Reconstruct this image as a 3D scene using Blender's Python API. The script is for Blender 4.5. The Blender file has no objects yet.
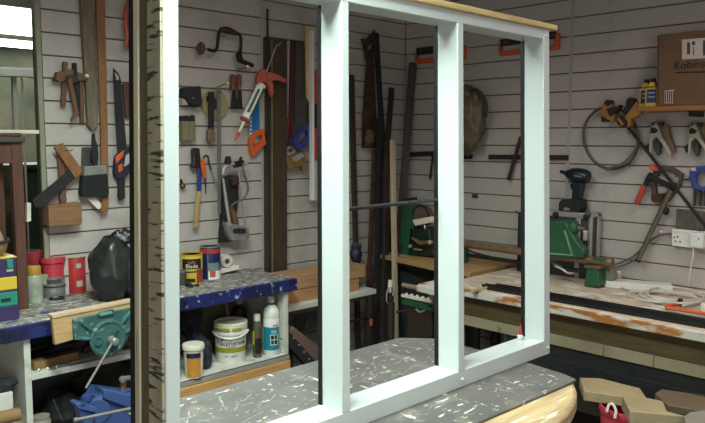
import bpy, math, random
from mathutils import Vector, Matrix, noise
random.seed(7)
S = bpy.context.scene
COL = S.collection
V = Vector

# ------------------------------------------------------------------ camera
FPX, PIT, ROLL, YAW, EYE = 721.98, -.0973716, .00217063, .7978257, 1.6
_F = V((math.cos(YAW), math.sin(YAW), 0)); _R = V((math.sin(YAW), -math.cos(YAW), 0)); _Z = V((0, 0, 1))
_fw = _F*math.cos(PIT) + _Z*math.sin(PIT); _up = _Z*math.cos(PIT) - _F*math.sin(PIT)
_right = _R*math.cos(ROLL) + _up*math.sin(ROLL); _upr = _up*math.cos(ROLL) - _R*math.sin(ROLL)
cam_d = bpy.data.cameras.new('camera'); cam = bpy.data.objects.new('camera', cam_d); COL.objects.link(cam)
m = Matrix.Identity(4)
for i, ax in enumerate((_right, _upr, -_fw)):
    for j in range(3): m[j][i] = ax[j]
m[2][3] = EYE
cam.matrix_world = m
cam_d.sensor_width = 36; cam_d.lens = FPX/705*36; cam_d.clip_start = .02
S.camera = cam

# ------------------------------------------------------------------ world, lights, exposure
S.view_settings.view_transform = 'Standard'; S.view_settings.look = 'None'; S.view_settings.gamma = 1
S.view_settings.use_curve_mapping = False
S.view_settings.exposure = 0.18
w = bpy.data.worlds.new('world'); S.world = w; w.use_nodes = True
w.node_tree.nodes['Background'].inputs[0].default_value = (.75, .85, 1, 1)
w.node_tree.nodes['Background'].inputs[1].default_value = 1.0
CEIL = 2.75
LAMPS = [  # centre x, y, angle about z, watts, colour, length
    (.80, 1.32, math.pi/2, 66, (.80, 1, .90), 1.2),
    (1.75, 2.0, 0.0, 9, (1, .96, .93), 1.2),
    (2.7, .35, math.pi/2, 12, (1, .86, .84), 1.2),
]
for i, (lx, ly, lr, lw, lc, ll) in enumerate(LAMPS):
    ld = bpy.data.lights.new('fluorescent_light', 'AREA'); ld.shape = 'RECTANGLE'; ld.size = ll; ld.size_y = .14
    ld.energy = lw; ld.color = lc; ld.spread = math.radians(148)
    lo = bpy.data.objects.new('fluorescent_light', ld); COL.objects.link(lo)
    lo.location = (lx, ly, CEIL-.115); lo.rotation_euler = (0, 0, lr)

# area lamp added behind the viewer to brighten the lower bays
ld = bpy.data.lights.new('added_fill_light', 'AREA'); ld.shape = 'RECTANGLE'; ld.size = 1.7; ld.size_y = 1.5; ld.energy = 30; ld.color = (1, .96, .97)
lo = bpy.data.objects.new('added_fill_light', ld); COL.objects.link(lo); lo.location = (-.6, -1.585, 1.0); lo.rotation_euler = (math.pi/2, 0, 0)
# ------------------------------------------------------------------ pixel -> world
def ray(px, py):
    u = (px-352.5)/FPX; v = (211.5-py)/FPX
    return _fw + _right*u + _upr*v
def P(px, py, pl, val):
    d = ray(px, py); i = 'xyz'.index(pl)
    t = (val - (EYE if pl == 'z' else 0))/d[i]
    return V((0, 0, EYE)) + d*t
YW, XW = 3.2746, 3.6876            # the two walls
FR, LB, RB, TB = 1.215, .89, .865, .90   # frame plane, left / right / centre bench heights
def WL(px, py, n=0): return P(px, py, 'y', YW-n)
def WR(px, py, n=0): return P(px, py, 'x', XW-n)
NL, NR = V((0, -1, 0)), V((-1, 0, 0))
def px_m(p): return (p-V((0, 0, EYE))).dot(_fw)/FPX      # metres per pixel at p

# ------------------------------------------------------------------ materials
def lin(c):
    r = []
    for x in c:
        x /= 255; r.append(x/12.92 if x <= .04045 else ((x+.055)/1.055)**2.4)
    return (*r, 1)
MC = {}
def mat(name, col, rough=.6, metal=0, var=.12, scale=12, col2=None, thr=None, bump=0, stretch=None, detail=4, coat=0, spk=None, trans=0):
    """base colour with noise variation; col2 mixed by a noise threshold (thr) for wear, splashes, dirt"""
    if name in MC: return MC[name]
    M = bpy.data.materials.new(name); M.use_nodes = True; nt = M.node_tree; N = nt.nodes; L = nt.links
    b = N['Principled BSDF']; b.inputs['Roughness'].default_value = rough; b.inputs['Metallic'].default_value = metal
    if coat: b.inputs['Coat Weight'].default_value = coat
    tc = N.new('ShaderNodeTexCoord'); mp = N.new('ShaderNodeMapping'); L.new(tc.outputs['Object'], mp.inputs[0])
    if stretch: mp.inputs['Scale'].default_value = stretch
    nz = N.new('ShaderNodeTexNoise'); nz.inputs['Scale'].default_value = scale; nz.inputs['Detail'].default_value = detail
    L.new(mp.outputs[0], nz.inputs[0])
    c = lin(col); r = N.new('ShaderNodeValToRGB')
    r.color_ramp.elements[0].position = .3; r.color_ramp.elements[1].position = .7
    r.color_ramp.elements[0].color = (*[x*(1-var) for x in c[:3]], 1)
    r.color_ramp.elements[1].color = (*[min(1, x*(1+var)) for x in c[:3]], 1)
    L.new(nz.outputs[0], r.inputs[0]); out = r.outputs[0]
    layers = []
    if col2 is not None: layers.append((col2, thr or (.55, .62), scale*1.7, stretch))
    for s in (spk or []): layers.append(s)
    for k, (cc, th, sc, st) in enumerate(layers):
        n2 = N.new('ShaderNodeTexNoise'); n2.inputs['Scale'].default_value = sc; n2.inputs['Detail'].default_value = 6
        mp2 = N.new('ShaderNodeMapping'); mp2.inputs['Location'].default_value = (3.1+k, 1.7, 5.2*k)
        if st: mp2.inputs['Scale'].default_value = st
        L.new(tc.outputs['Object'], mp2.inputs[0]); L.new(mp2.outputs[0], n2.inputs[0])
        rr = N.new('ShaderNodeValToRGB'); rr.color_ramp.elements[0].position, rr.color_ramp.elements[1].position = th
        rr.color_ramp.elements[0].color = (0, 0, 0, 1); rr.color_ramp.elements[1].color = (1, 1, 1, 1)
        L.new(n2.outputs[0], rr.inputs[0])
        mx = N.new('ShaderNodeMixRGB'); L.new(rr.outputs[0], mx.inputs[0]); L.new(out, mx.inputs[1])
        mx.inputs[2].default_value = lin(cc); out = mx.outputs[0]
    L.new(out, b.inputs['Base Color'])
    if trans:
        b.inputs['Transmission Weight'].default_value = trans
    if bump:
        bp = N.new('ShaderNodeBump'); bp.inputs['Strength'].default_value = bump; bp.inputs['Distance'].default_value = .004
        L.new(nz.outputs[0], bp.inputs['Height']); L.new(bp.outputs[0], b.inputs['Normal'])
    MC[name] = M; return M
def wood(name, col, dark=.25, axis='x', rough=.65, scale=10, col2=None, thr=None, spk=None):
    st = {'x': (.6, 6, 6), 'y': (6, .6, 6), 'z': (6, 6, .6)}[axis]
    return mat(name, col, rough, 0, dark, scale, col2=col2, thr=thr, bump=.25, stretch=st, detail=8, spk=spk)

# ------------------------------------------------------------------ mesh builder
class MB:
    def __init__(s): s.v = []; s.f = []; s.mi = []; s.cur = 0
    def add(s, vs, fs):
        o = len(s.v); s.v += [V(x) for x in vs]; s.f += [tuple(i+o for i in f) for f in fs]; s.mi += [s.cur]*len(fs); return s
    def box(s, lo, hi):
        (a, b, c), (d, e, f) = lo, hi
        return s.add([(a,b,c),(d,b,c),(d,e,c),(a,e,c),(a,b,f),(d,b,f),(d,e,f),(a,e,f)],
                     [(0,3,2,1),(4,5,6,7),(0,1,5,4),(1,2,6,5),(2,3,7,6),(3,0,4,7)])
    def obox(s, c, ax, ay, az):      # centre and three half-axis vectors
        c, ax, ay, az = V(c), V(ax), V(ay), V(az)
        if ax.cross(ay).dot(az) < 0: az = -az
        vs = [c+ax*i+ay*j+az*k for k in (-1,1) for i, j in ((-1,-1),(1,-1),(1,1),(-1,1))]
        return s.add(vs, [(0,3,2,1),(4,5,6,7),(0,1,5,4),(1,2,6,5),(2,3,7,6),(3,0,4,7)])
    def beam(s, p, q, wdt, thk, n):  # bar from p to q; width across, thickness along n
        p, q, n = V(p), V(q), V(n); d = (q-p); l = d.length; d.normalize()
        sd = d.cross(n).normalized(); n2 = sd.cross(d).normalized()
        return s.obox((p+q)/2, d*l/2, sd*wdt/2, n2*thk/2)
    def prism(s, pts, ext):          # planar polygon extruded by ext
        pts = [V(p) for p in pts]; ext = V(ext); n = len(pts)
        nn = V((0,0,0))
        for i in range(n): nn += pts[i].cross(pts[(i+1) % n])
        a = pts; b = [p+ext for p in pts]
        if nn.dot(ext) > 0: a, b = b, a
        fs = [tuple(range(n)), tuple(reversed(range(n, 2*n)))] + [((i+1) % n, i, i+n, (i+1) % n+n) for i in range(n)]
        return s.add(a+b, fs)
    def tube(s, pts, r, n=8, closed=False, cap=True):
        pts = [V(p) for p in pts]; k = len(pts); rs = r if isinstance(r, (list, tuple)) else [r]*k
        vs = []; up = None
        for i in range(k):
            a = pts[(i-1) % k] if closed or i else pts[0]; b = pts[(i+1) % k] if closed or i < k-1 else pts[-1]
            d = (b-a).normalized() if (b-a).length > 1e-9 else V((0,0,1))
            if up is None: up = d.orthogonal().normalized()
            up = (up - d*up.dot(d)).normalized(); sd = d.cross(up)
            vs += [pts[i]+(up*math.cos(t)+sd*math.sin(t))*rs[i] for t in [2*math.pi*j/n for j in range(n)]]
        fs = []
        for i in range(k if closed else k-1):
            i2 = (i+1) % k
            fs += [(i*n+j, i*n+(j+1) % n, i2*n+(j+1) % n, i2*n+j) for j in range(n)]
        if not closed and cap: fs += [tuple(reversed(range(n))), tuple(range((k-1)*n, k*n))]
        return s.add(vs, fs)
    def lathe(s, base, prof, axis=(0,0,1), n=20):   # prof: (radius, height) list
        base, a = V(base), V(axis).normalized(); u = a.orthogonal().normalized(); w_ = a.cross(u)
        vs = []; fs = []
        for r, h in prof: vs += [base+a*h+(u*math.cos(2*math.pi*j/n)+w_*math.sin(2*math.pi*j/n))*max(r, 1e-4) for j in range(n)]
        for i in range(len(prof)-1): fs += [(i*n+j, i*n+(j+1) % n, (i+1)*n+(j+1) % n, (i+1)*n+j) for j in range(n)]
        fs += [tuple(reversed(range(n))), tuple(range((len(prof)-1)*n, len(prof)*n))]
        return s.add(vs, fs)
    def blob(s, c, rad, amp=.15, fr=3, seed=0, nu=28, nv=18, flat=None):
        c = V(c); vs = []; fs = []
        for i in range(nv+1):
            th = math.pi*i/nv
            for j in range(nu):
                ph = 2*math.pi*j/nu; d = V((math.sin(th)*math.cos(ph), math.sin(th)*math.sin(ph), math.cos(th)))
                k = 1+amp*noise.noise(d*fr+V((seed, 0, 0)))+amp*.6*abs(noise.noise(d*fr*2.7+V((seed, 9, 0))))
                p = V((c.x+d.x*rad[0]*k, c.y+d.y*rad[1]*k, c.z+d.z*rad[2]*k))
                if flat is not None: p.z = max(p.z, flat)
                vs.append(p)
        for i in range(nv): fs += [(i*nu+j, (i+1)*nu+j, (i+1)*nu+(j+1) % nu, i*nu+(j+1) % nu) for j in range(nu)]
        return s.add(vs, fs)
ORG = {}
def build(mb, name, material, parent=None, bevel=0, smooth=35):
    me = bpy.data.meshes.new(name)
    if parent is not None: o = ORG[parent]
    else:
        xs = [v.x for v in mb.v]; ys = [v.y for v in mb.v]; zs = [v.z for v in mb.v]
        o = V(((min(xs)+max(xs))/2, (min(ys)+max(ys))/2, min(zs)))
    me.from_pydata([v-o for v in mb.v], [], mb.f)
    ml = material if isinstance(material, (list, tuple)) else [material]
    for q in ml: me.materials.append(q)
    if len(ml) > 1:
        for p, k in zip(me.polygons, mb.mi): p.material_index = k
    if smooth:
        for p in me.polygons: p.use_smooth = True
        me.set_sharp_from_angle(angle=math.radians(smooth))
    ob = bpy.data.objects.new(name, me); COL.objects.link(ob)
    if parent is not None: ob.parent = parent
    else: ob.location = o
    ORG[ob] = o
    if bevel:
        bm = ob.modifiers.new('bevel', 'BEVEL'); bm.width = bevel; bm.segments = 2; bm.limit_method = 'ANGLE'
        bm.angle_limit = math.radians(40)
    return ob
def tag(o, label=None, cat=None, group=None, kind=None):
    if label: o['label'] = label
    if cat: o['category'] = cat
    if group: o['group'] = group
    if kind: o['kind'] = kind
    return o
def thing(name, label, cat, loc, group=None):
    o = bpy.data.objects.new(name, None); COL.objects.link(o); o.location = loc; o.empty_display_size = .05
    ORG[o] = V(loc); return tag(o, label, cat, group)
def struct(name, mb, material, **k):
    return tag(build(mb, name, material, **k), kind='structure')
def solo(name, label, cat, mb, material, group=None, **k):
    return tag(build(mb, name, material, **k), label, cat, group)
def wprism(W, N, pix, n0, n1, mb=None):   # outline on a wall, standing n0..n1 proud of it
    mb = mb or MB(); return mb.prism([W(x, y, n1) for x, y in pix], N*(n0-n1))
def lp(pix, n0, n1, mb=None): return wprism(WL, NL, pix, n0, n1, mb)
def rp(pix, n0, n1, mb=None): return wprism(WR, NR, pix, n0, n1, mb)
def smoothpts(pts, k=6, closed=False):
    pts = [V(p) for p in pts]; n = len(pts); out = []
    for i in range(n if closed else n-1):
        g = (lambda j: pts[j % n]) if closed else (lambda j: pts[max(0, min(n-1, j))])
        a, b, c, d = g(i-1), g(i), g(i+1), g(i+2)
        for t in [j/k for j in range(k)]:
            out.append(.5*((2*b)+(c-a)*t+(2*a-5*b+4*c-d)*t*t+(3*b-a-3*c+d)*t**3))
    if not closed: out.append(pts[-1])
    return out
def text(s, size, o, xd, yd, material, parent, name='lettering', wrap=None, ext=.0006):
    cu = bpy.data.curves.new('t', 'FONT'); cu.body = s; cu.size = size; cu.extrude = ext; cu.resolution_u = 2
    ob = bpy.data.objects.new('t', cu); COL.objects.link(ob); dg = bpy.context.evaluated_depsgraph_get()
    me = bpy.data.meshes.new_from_object(ob.evaluated_get(dg)); bpy.data.objects.remove(ob)
    xd, yd, o = V(xd).normalized(), V(yd).normalized(), V(o); zd = xd.cross(yd)
    mb = MB()
    if wrap:    # wrap = (axis centre, radius): o is the angle centre direction
        c, R, th0 = wrap; wd = max(v.co.x for v in me.vertices)
        vs = []
        for v in me.vertices:
            a = th0+(v.co.x-wd/2)/R; rr = R+.0008+v.co.z
            vs.append(V((c.x+math.cos(a)*rr, c.y+math.sin(a)*rr, o.z+v.co.y)))
    else: vs = [o+xd*v.co.x+yd*v.co.y+zd*(v.co.z+.001) for v in me.vertices]
    mb.add(vs, [tuple(p.vertices) for p in me.polygons]); bpy.data.meshes.remove(me)
    return build(mb, name, material, parent, smooth=0)
def arc_patch(mb, c, R, a0, a1, z0, z1, n=10, t=.0008):   # label wrapped on an upright cylinder
    vs = []
    for i in range(n+1):
        a = a0+(a1-a0)*i/n
        for rr, z in ((R+t, z0), (R+t, z1), (R-.001, z1), (R-.001, z0)): vs.append((c[0]+math.cos(a)*rr, c[1]+math.sin(a)*rr, z))
    fs = []
    for i in range(n):
        for j in range(4): fs.append((i*4+j, (i+1)*4+j, (i+1)*4+(j+1) % 4, i*4+(j+1) % 4))
    fs += [(3,2,1,0), (n*4, n*4+1, n*4+2, n*4+3)]
    return mb.add(vs, fs)
def face_ang(c): return math.atan2(-c[1], -c[0])          # direction from a thing to the viewer's standpoint
def stand(px, py, wpx, top, z, plane='z'):
    """centre base, radius and height of an upright round thing seen from px,py (front of its foot) on height z"""
    p = P(px, py, 'z', z); k = px_m(p); r = wpx*k/2; d = V((p.x, p.y, 0)).normalized()
    return p+d*r*.9, r, (py-top)*px_m(p+d*r)*1.0

# palette
M_slat = mat('slat_laminate', (182,174,167), .62, 0, .05, 90, bump=.05, spk=[((150,146,138), (.56,.8), 5, None)])
M_groove = mat('groove_dark', (104,92,80), .8)
M_trim = mat('joint_strip', (168,164,156), .6, var=.06)
M_paint = mat('frame_gloss_paint', (200,206,204), .3, 0, .03, 5, bump=.12, stretch=(1,1,.35), coat=.3)
M_rawpale = wood('raw_timber_pale', (204,194,164), .12, 'z', col2=(150,136,100), thr=(.6,.75), scale=5)
M_rawfront = mat('raw_timber_worn', (166,156,130), .7, 0, .12, 9, stretch=(3,3,.6), spk=[((56,52,44), (.55,.61), 20, (.6,.6,5)), ((120,108,80), (.58,.7), 5, None)], bump=.15)
M_olive = wood('weathered_groove', (104,94,74), .2, 'z')
M_headwood = wood('raw_timber_head', (206,176,122), .18, 'x')
M_black = mat('black_satin', (22,23,25), .45, var=.3)
M_blackm = mat('black_matte', (32,32,33), .8, var=.3)
M_steel = mat('dull_steel', (146,145,142), .4, .45, .15, 25)
M_chrome = mat('chrome', (196,196,196), .25, .7, .05)
M_dsteel = mat('dark_steel', (62,62,62), .5, .7, .3, 25)
M_rust = mat('rusted_iron', (74,50,36), .8, .3, .4, 20)
M_dwood = wood('dark_oak', (62,50,36), .3, 'z')
M_dwood2 = wood('dark_brown_timber', (52,40,32), .3, 'z')
M_bark = wood('bark_slab', (112,100,84), .35, 'z', .9, 14)
M_orangewood = wood('orange_pine', (134,90,54), .2, 'z')
M_tool = wood('beech_tool', (104,74,50), .25, 'z')
M_toolx = wood('beech_tool_x', (134,96,66), .3, 'x')
M_pale = wood('pale_batten', (188,170,140), .12, 'z')
M_pine = wood('pine_x', (198,150,92), .16, 'x', col2=(110,70,40), thr=(.66,.74))
M_timber = wood('timber_block', (172,128,86), .2, 'x')
M_white = mat('white_painted_board', (200,198,188), .6, 0, .06, 8, col2=(150,146,134), thr=(.6,.75))
M_greywhite = mat('carcass_grey_white', (172,170,158), .65, 0, .07, 6)
M_benchtop = mat('spattered_grey_top', (128,124,118), .7, 0, .25, 14, bump=.2,
    spk=[((88,86,84), (.5,.6), 18, (1,2,1)), ((205,200,192), (.55,.62), 30, (1,2.5,1)), ((50,58,110), (.62,.66), 12, None)])
M_blue = mat('navy_edge_paint', (34,40,96), .5, 0, .2, 12, spk=[((150,160,180), (.62,.66), 30, None), ((16,18,40), (.5,.62), 7, None)])
M_sheet = mat('dark_bench_sheet', (96,92,89), .55, 0, .18, 9, bump=.1,
    spk=[((120,112,104), (.56,.66), 11, None), ((215,212,206), (.655,.69), 34, (.7,2.2,1)), ((210,206,200), (.66,.69), 16, (2.4,.8,1)), ((196,186,170), (.69,.72), 60, None)])
M_slab = wood('bench_slab_wood', (186,158,118), .28, 'x', scale=7, col2=(226,214,192), thr=(.56,.66))
M_rbench = mat('white_worn_bench', (196,178,156), .65, 0, .14, 6, spk=[((226,220,210), (.5,.62), 8, (2.5,1,1)), ((150,116,80), (.62,.7), 10, (2.5,1,1))], bump=.1)
M_redge = mat('worn_orange_edge', (168,108,48), .6, 0, .2, 8, spk=[((206,200,190), (.42,.5), 9, (1,.6,2))])
M_apron = wood('olive_apron', (84,70,42), .3, 'y')
M_panel = mat('stained_beige_board', (150,140,112), .8, 0, .15, 7, spk=[((64,46,34), (.6,.68), 6, None)])
M_floor = mat('concrete', (96,92,86), .85, 0, .2, 6, bump=.2)
M_ceil = mat('ceiling_board', (80,76,70), .9, 0, .05, 4)
M_wallp = mat('painted_block', (196,190,180), .85, 0, .06, 6)
M_green = mat('machine_green', (40,88,60), .42, 0, .15, 10, spk=[((20,60,38), (.58,.7), 12, None)])
M_vice = mat('vice_teal', (56,94,92), .45, 0, .18, 14, spk=[((120,140,132), (.6,.66), 30, None), ((24,60,60), (.6,.7), 9, None)])
M_bvice = mat('vice_blue', (64,86,138), .4, 0, .12, 14, spk=[((26,40,90), (.6,.7), 14, None)])
M_red = mat('red_tin', (178,52,52), .4, 0, .12, 10, spk=[((214,120,80), (.64,.68), 30, None)])
M_redpl = mat('red_plastic', (190,58,72), .4, 0, .08)
M_orange = mat('orange_plastic', (206,92,44), .4, 0, .08)
M_coral = mat('coral_red', (176,84,66), .55, 0, .15)
M_yellow = mat('yellow_plastic', (206,176,60), .4, 0, .06)
M_amber = mat('amber_clamp', (160,112,48), .45, 0, .12)
M_purple = mat('purple_plastic', (58,46,86), .4, 0, .08)
M_teal = mat('teal_plastic', (44,130,112), .4, 0, .08)
M_bag = mat('bin_bag', (40,41,39), .36, 0, .3, 5, bump=.5)
M_cream = mat('cream_plastic', (222,214,196), .45, 0, .06)
M_wplast = mat('white_plastic', (226,226,220), .35, 0, .03, coat=.2)
M_olivelab = mat('olive_label', (150,146,44), .45, 0, .08)
M_ink = mat('black_ink', (24,22,24), .6)
M_tealab = mat('teal_label', (20,130,150), .4, 0, .06)
M_navy = mat('navy_label', (28,34,84), .4)
M_card = mat('cardboard', (108,82,58), .8, 0, .1, 12)
M_paper = mat('paper_label', (196,184,176), .7, 0, .03)
M_shelfw = wood('shelf_pine', (146,98,58), .2, 'y')
M_cable = mat('grey_cable', (96,92,86), .55)
M_wcable = mat('white_cable', (206,198,190), .5, var=.06)
M_alu = mat('aluminium_edge', (190,186,184), .4, .6, .06)
M_gcase = mat('grey_case_panel', (66,62,62), .6)
M_tealblk = mat('drill_dark_teal', (18,34,36), .4, 0, .2)
M_bluepl = mat('blue_plastic', (44,58,122), .4, 0, .08)
M_bblue = mat('bright_blue', (32,110,180), .45, 0, .08)
M_plast = mat('clear_yellow_disc', (150,142,96), .35, 0, .08)
M_brownbag = mat('brown_bundle', (98,86,70), .4, 0, .2, 9, bump=.5, spk=[((124,102,78), (.6,.72), 14, None)])
M_offcut = wood('offcut_sapwood', (168,148,114), .14, 'y')
M_cloth = mat('dark_cloth', (30,32,36), .85, 0, .3, 14, bump=.5)
M_bristle = mat('paint_bristle', (28,30,32), .9, 0, .3, 40, stretch=(4,4,.4))
M_tan = mat('tan_bristle', (120,110,84), .9, 0, .25, 40, stretch=(4,4,.4))
M_greenfr = mat('sage_window_paint', (136,140,116), .55, 0, .12, 10)
M_bronze = mat('bronze_bar', (128,104,76), .45, .4, .2, 20)


# ================================================================== the room
X0, Y0 = -1.6, -1.6
struct('floor', MB().box((X0, Y0, -.1), (XW+.1, 9.0, 0)), M_floor, smooth=0)
struct('ceiling', MB().box((X0, Y0, CEIL), (XW+.1, 9.0, CEIL+.1)), M_ceil, smooth=0)
struct('wall_near', MB().box((X0-.1, Y0-.1, 0), (-1.5, Y0, CEIL)).box((.3, Y0-.1, 0), (XW+.1, Y0, CEIL)).box((-1.5, Y0-.1, 0), (.3, Y0, .2)).box((-1.5, Y0-.1, 1.8), (.3, Y0, CEIL)), M_wallp, smooth=0)
w2 = thing('added_window', None, None, (-.6, Y0, .2)); w2['kind'] = 'structure'  # unseen glazed opening, added to go with the fill lamp
struct('wall_side', MB().box((X0-.1, Y0, 0), (X0, 9.0, CEIL)), M_wallp, smooth=0)
WX0, WX1, WZ0, WZ1 = .25, 1.276, .98, 2.5      # window opening in the left wall
wl = MB()
BK = .008
wl.box((WX1, YW+BK, 0), (XW+.1, YW+.1, CEIL)).box((X0, YW, 0), (WX0, YW+.1, CEIL))
wl.box((WX0, YW, 0), (WX1, YW+.1, WZ0)).box((WX0, YW, WZ1), (WX1, YW+.1, CEIL))
wall_l = struct('wall_left', wl, M_groove, smooth=0)
wall_r = struct('wall_right', MB().box((XW+BK, Y0, 0), (XW+.1, YW+.1, CEIL)), M_groove, smooth=0)
SL0 = EYE+.675613
def slats(parent, a, b, along):
    g = .0042; me = None
    for k in range(-4, 22):
        zt = SL0-.1*k-g; zb = SL0-.1*(k+1)+g
        zt = min(zt, CEIL)
        if me is None or k < -3:
            mb = MB(); c = .003
            if along == 'x': pr = [(YW, zb), (YW+c, zb-.001), (YW+BK+.002, zb-.001), (YW+BK+.002, zt+.001), (YW+c, zt+.001), (YW, zt)]; pts = [V((a, y, z)) for y, z in pr]; mb.prism(pts, (b-a, 0, 0))
            else: pr = [(XW, zb), (XW+c, zb-.001), (XW+BK+.002, zb-.001), (XW+BK+.002, zt+.001), (XW+c, zt+.001), (XW, zt)]; pts = [V((x, a, z)) for x, z in pr]; mb.prism(pts, (0, b-a, 0))
            ob = build(mb, 'slat', M_slat, parent, smooth=0); base = k
            if k >= -3: me = ob
        else:
            ob = me.copy(); COL.objects.link(ob); ob.location.z -= .1*(k-base)
slats(wall_l, WX1+.004, 2.4785, 'x'); slats(wall_l, 2.4995, XW-.004, 'x')
slats(wall_r, YW-.004, 2.067, 'y'); slats(wall_r, 2.046, Y0, 'y')
struct('trim_1', MB().box((2.479, YW-.0015, 0), (2.499, YW+BK, CEIL)), M_trim, smooth=0)
struct('trim_2', MB().box((XW-.0015, 2.0465, 0), (XW+BK, 2.0665, CEIL)), M_trim, smooth=0)
cmb = MB().box((XW-.012, YW-.012, .9), (XW, YW, 2.16)); struct('trim_3', cmb, mat('corner_bead', (156,150,130), .5), bevel=.003)

# window in the left wall, with an added room behind its glass in place of reflections
win = thing('window_1', None, None, (WX1, YW, WZ0)); win['kind'] = 'structure'
fm = MB().box((WX1-.022, YW-.006, WZ0), (WX1, YW+.008, WZ1)); build(fm, 'window_frame', M_greenfr, win, bevel=.003)
fm = MB().box((WX0, YW-.012, WZ0), (WX0+.03, YW+.02, WZ1)); build(fm, 'window_frame', M_greenfr, win, bevel=.003)
build(MB().box((WX0, YW-.02, WZ0-.03), (WX1, YW+.06, WZ0+.02)), 'window_sill', M_greenfr, win, bevel=.004)
build(MB().box((WX0+.03, YW-.004, 1.628), (WX1-.024, YW+.03, 1.645)), 'glazing_bar', M_cream, win, bevel=.002)
gm = bpy.data.materials.new('window_glass'); gm.use_nodes = True; gb = gm.node_tree.nodes['Principled BSDF']
gb.inputs['Base Color'].default_value = (.82, .9, .84, 1); gb.inputs['Roughness'].default_value = .03
gb.inputs['Transmission Weight'].default_value = 1; gb.inputs['IOR'].default_value = 1.02
build(MB().box((WX0+.03, YW+.003, WZ0+.02), (WX1-.024, YW+.006, 1.628)), 'window_pane', gm, win, smooth=0)
build(MB().box((WX0+.03, YW+.003, 1.645), (WX1-.024, YW+.006, WZ1)), 'window_pane', gm, win, smooth=0)
for a_, b_ in (((-1.5, Y0-.08, .2), (.3, Y0-.02, .25)), ((-1.5, Y0-.08, 1.75), (.3, Y0-.02, 1.8)), ((-1.5, Y0-.08, .25), (-1.45, Y0-.02, 1.75)), ((.25, Y0-.08, .25), (.3, Y0-.02, 1.75)), ((-.62, Y0-.08, .25), (-.58, Y0-.02, 1.75))):
    build(MB().box(a_, b_), 'window_frame', M_greywhite, w2, bevel=.003)
for a_, b_ in ((-1.45, -.62), (-.58, .25)): build(MB().box((a_, Y0-.055, .25), (b_, Y0-.05, 1.75)), 'window_pane', gm, w2, smooth=0)
# beyond the glass
struct('wall_beyond', MB().box((X0, 9.0, 0), (XW+.1, 9.1, CEIL)), mat('beyond_wall', (96,92,78), .85, spk=[((70,76,62), (.45,.6), 2.5, None)]), smooth=0)
struct('wall_right_beyond', MB().box((XW, YW+.12, 0), (XW+.1, 9.0, CEIL)), M_wallp, smooth=0)
def emis(name, col, st):
    M = bpy.data.materials.new(name); M.use_nodes = True; b = M.node_tree.nodes['Principled BSDF']
    b.inputs['Base Color'].default_value = (*col, 1); b.inputs['Emission Color'].default_value = (*col, 1); b.inputs['Emission Strength'].default_value = st
    return M
M_reflglow = emis('reflection_glow', (1, 1, .96), 7)
M_tubeon = emis('tube_glow', (1, 1, .97), 3)
# glowing panels standing in for lamp reflections in the glass: each has housing and prismatic diffuser tiles
def reflection_panel(label, x0, x1, y0, y1, zz):
    t = thing('reflected_lamp_panel', label, 'ceiling light', ((x0+x1)/2, (y0+y1)/2, zz), 'panels standing in for reflections in the window')
    build(MB().box((x0-.02, y0-.02, zz+.004), (x1+.02, y1+.02, CEIL)), 'housing', M_cream, t)
    nx, ny = 4, 3
    for i in range(nx):
        for j in range(ny):
            a, b = x0+(x1-x0)*i/nx, x0+(x1-x0)*(i+1)/nx; c, d = y0+(y1-y0)*j/ny, y0+(y1-y0)*(j+1)/ny
            build(MB().box((a+.004, c+.004, zz-.004), (b-.004, d-.004, zz+.004)), 'diffuser', M_reflglow, t, smooth=0)
reflection_panel('larger glowing panel standing in for a lamp reflection in the window', 1.5, 3.1, 6.2, 7.75, CEIL-.08)
reflection_panel('smaller glowing panel standing in for a second lamp reflection in the window', 2.0, 3.5, 8.2, 8.8, CEIL-.08)
for x, y, e in ((2.3, 7.0, 30), (1.35, 3.85, 9)):  # fill lamps added to brighten the room beyond and its beam
    ld = bpy.data.lights.new('beyond_fill_light', 'AREA'); ld.size = .9; ld.energy = e; lo = bpy.data.objects.new('beyond_fill_light', ld); COL.objects.link(lo); lo.location = (x, y, CEIL-.1)
solo('ceiling_beam', 'pale horizontal ceiling beam in the room behind the window', 'beam', MB().beam(P(-30, 71, 'y', 4.3), P(42, 73.5, 'y', 4.3), .05, .06, (0, 1, 0)), M_white, bevel=.004)
solo('white_post', 'slim white upright post in the room behind the window', 'post', MB().box((P(13, 100, 'y', 4.33).x, 4.32, 0), (P(17, 100, 'y', 4.33).x, 4.36, P(15, 76, 'y', 4.33).z)), M_white, bevel=.004)
solo('thin_pole', 'thin pale pole standing right of the white post', 'pole', MB().tube([V((P(23, 100, 'y', 4.33).x, 4.34, 0)), V((P(22.5, 78, 'y', 4.33).x, 4.34, P(22.5, 78, 'y', 4.33).z))], .006), M_white)
solo('storage_cabinet', 'dark green cabinet in the room behind the window', 'cabinet', MB().box((1.0, 4.6, 0), (2.2, 5.1, 1.42)).box((.98, 4.58, 1.42), (2.22, 5.12, 1.45)), mat('cabinet_green', (52,64,52), .6, spk=[((96,96,70), (.58,.66), 5, None)]), bevel=.006)

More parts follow.
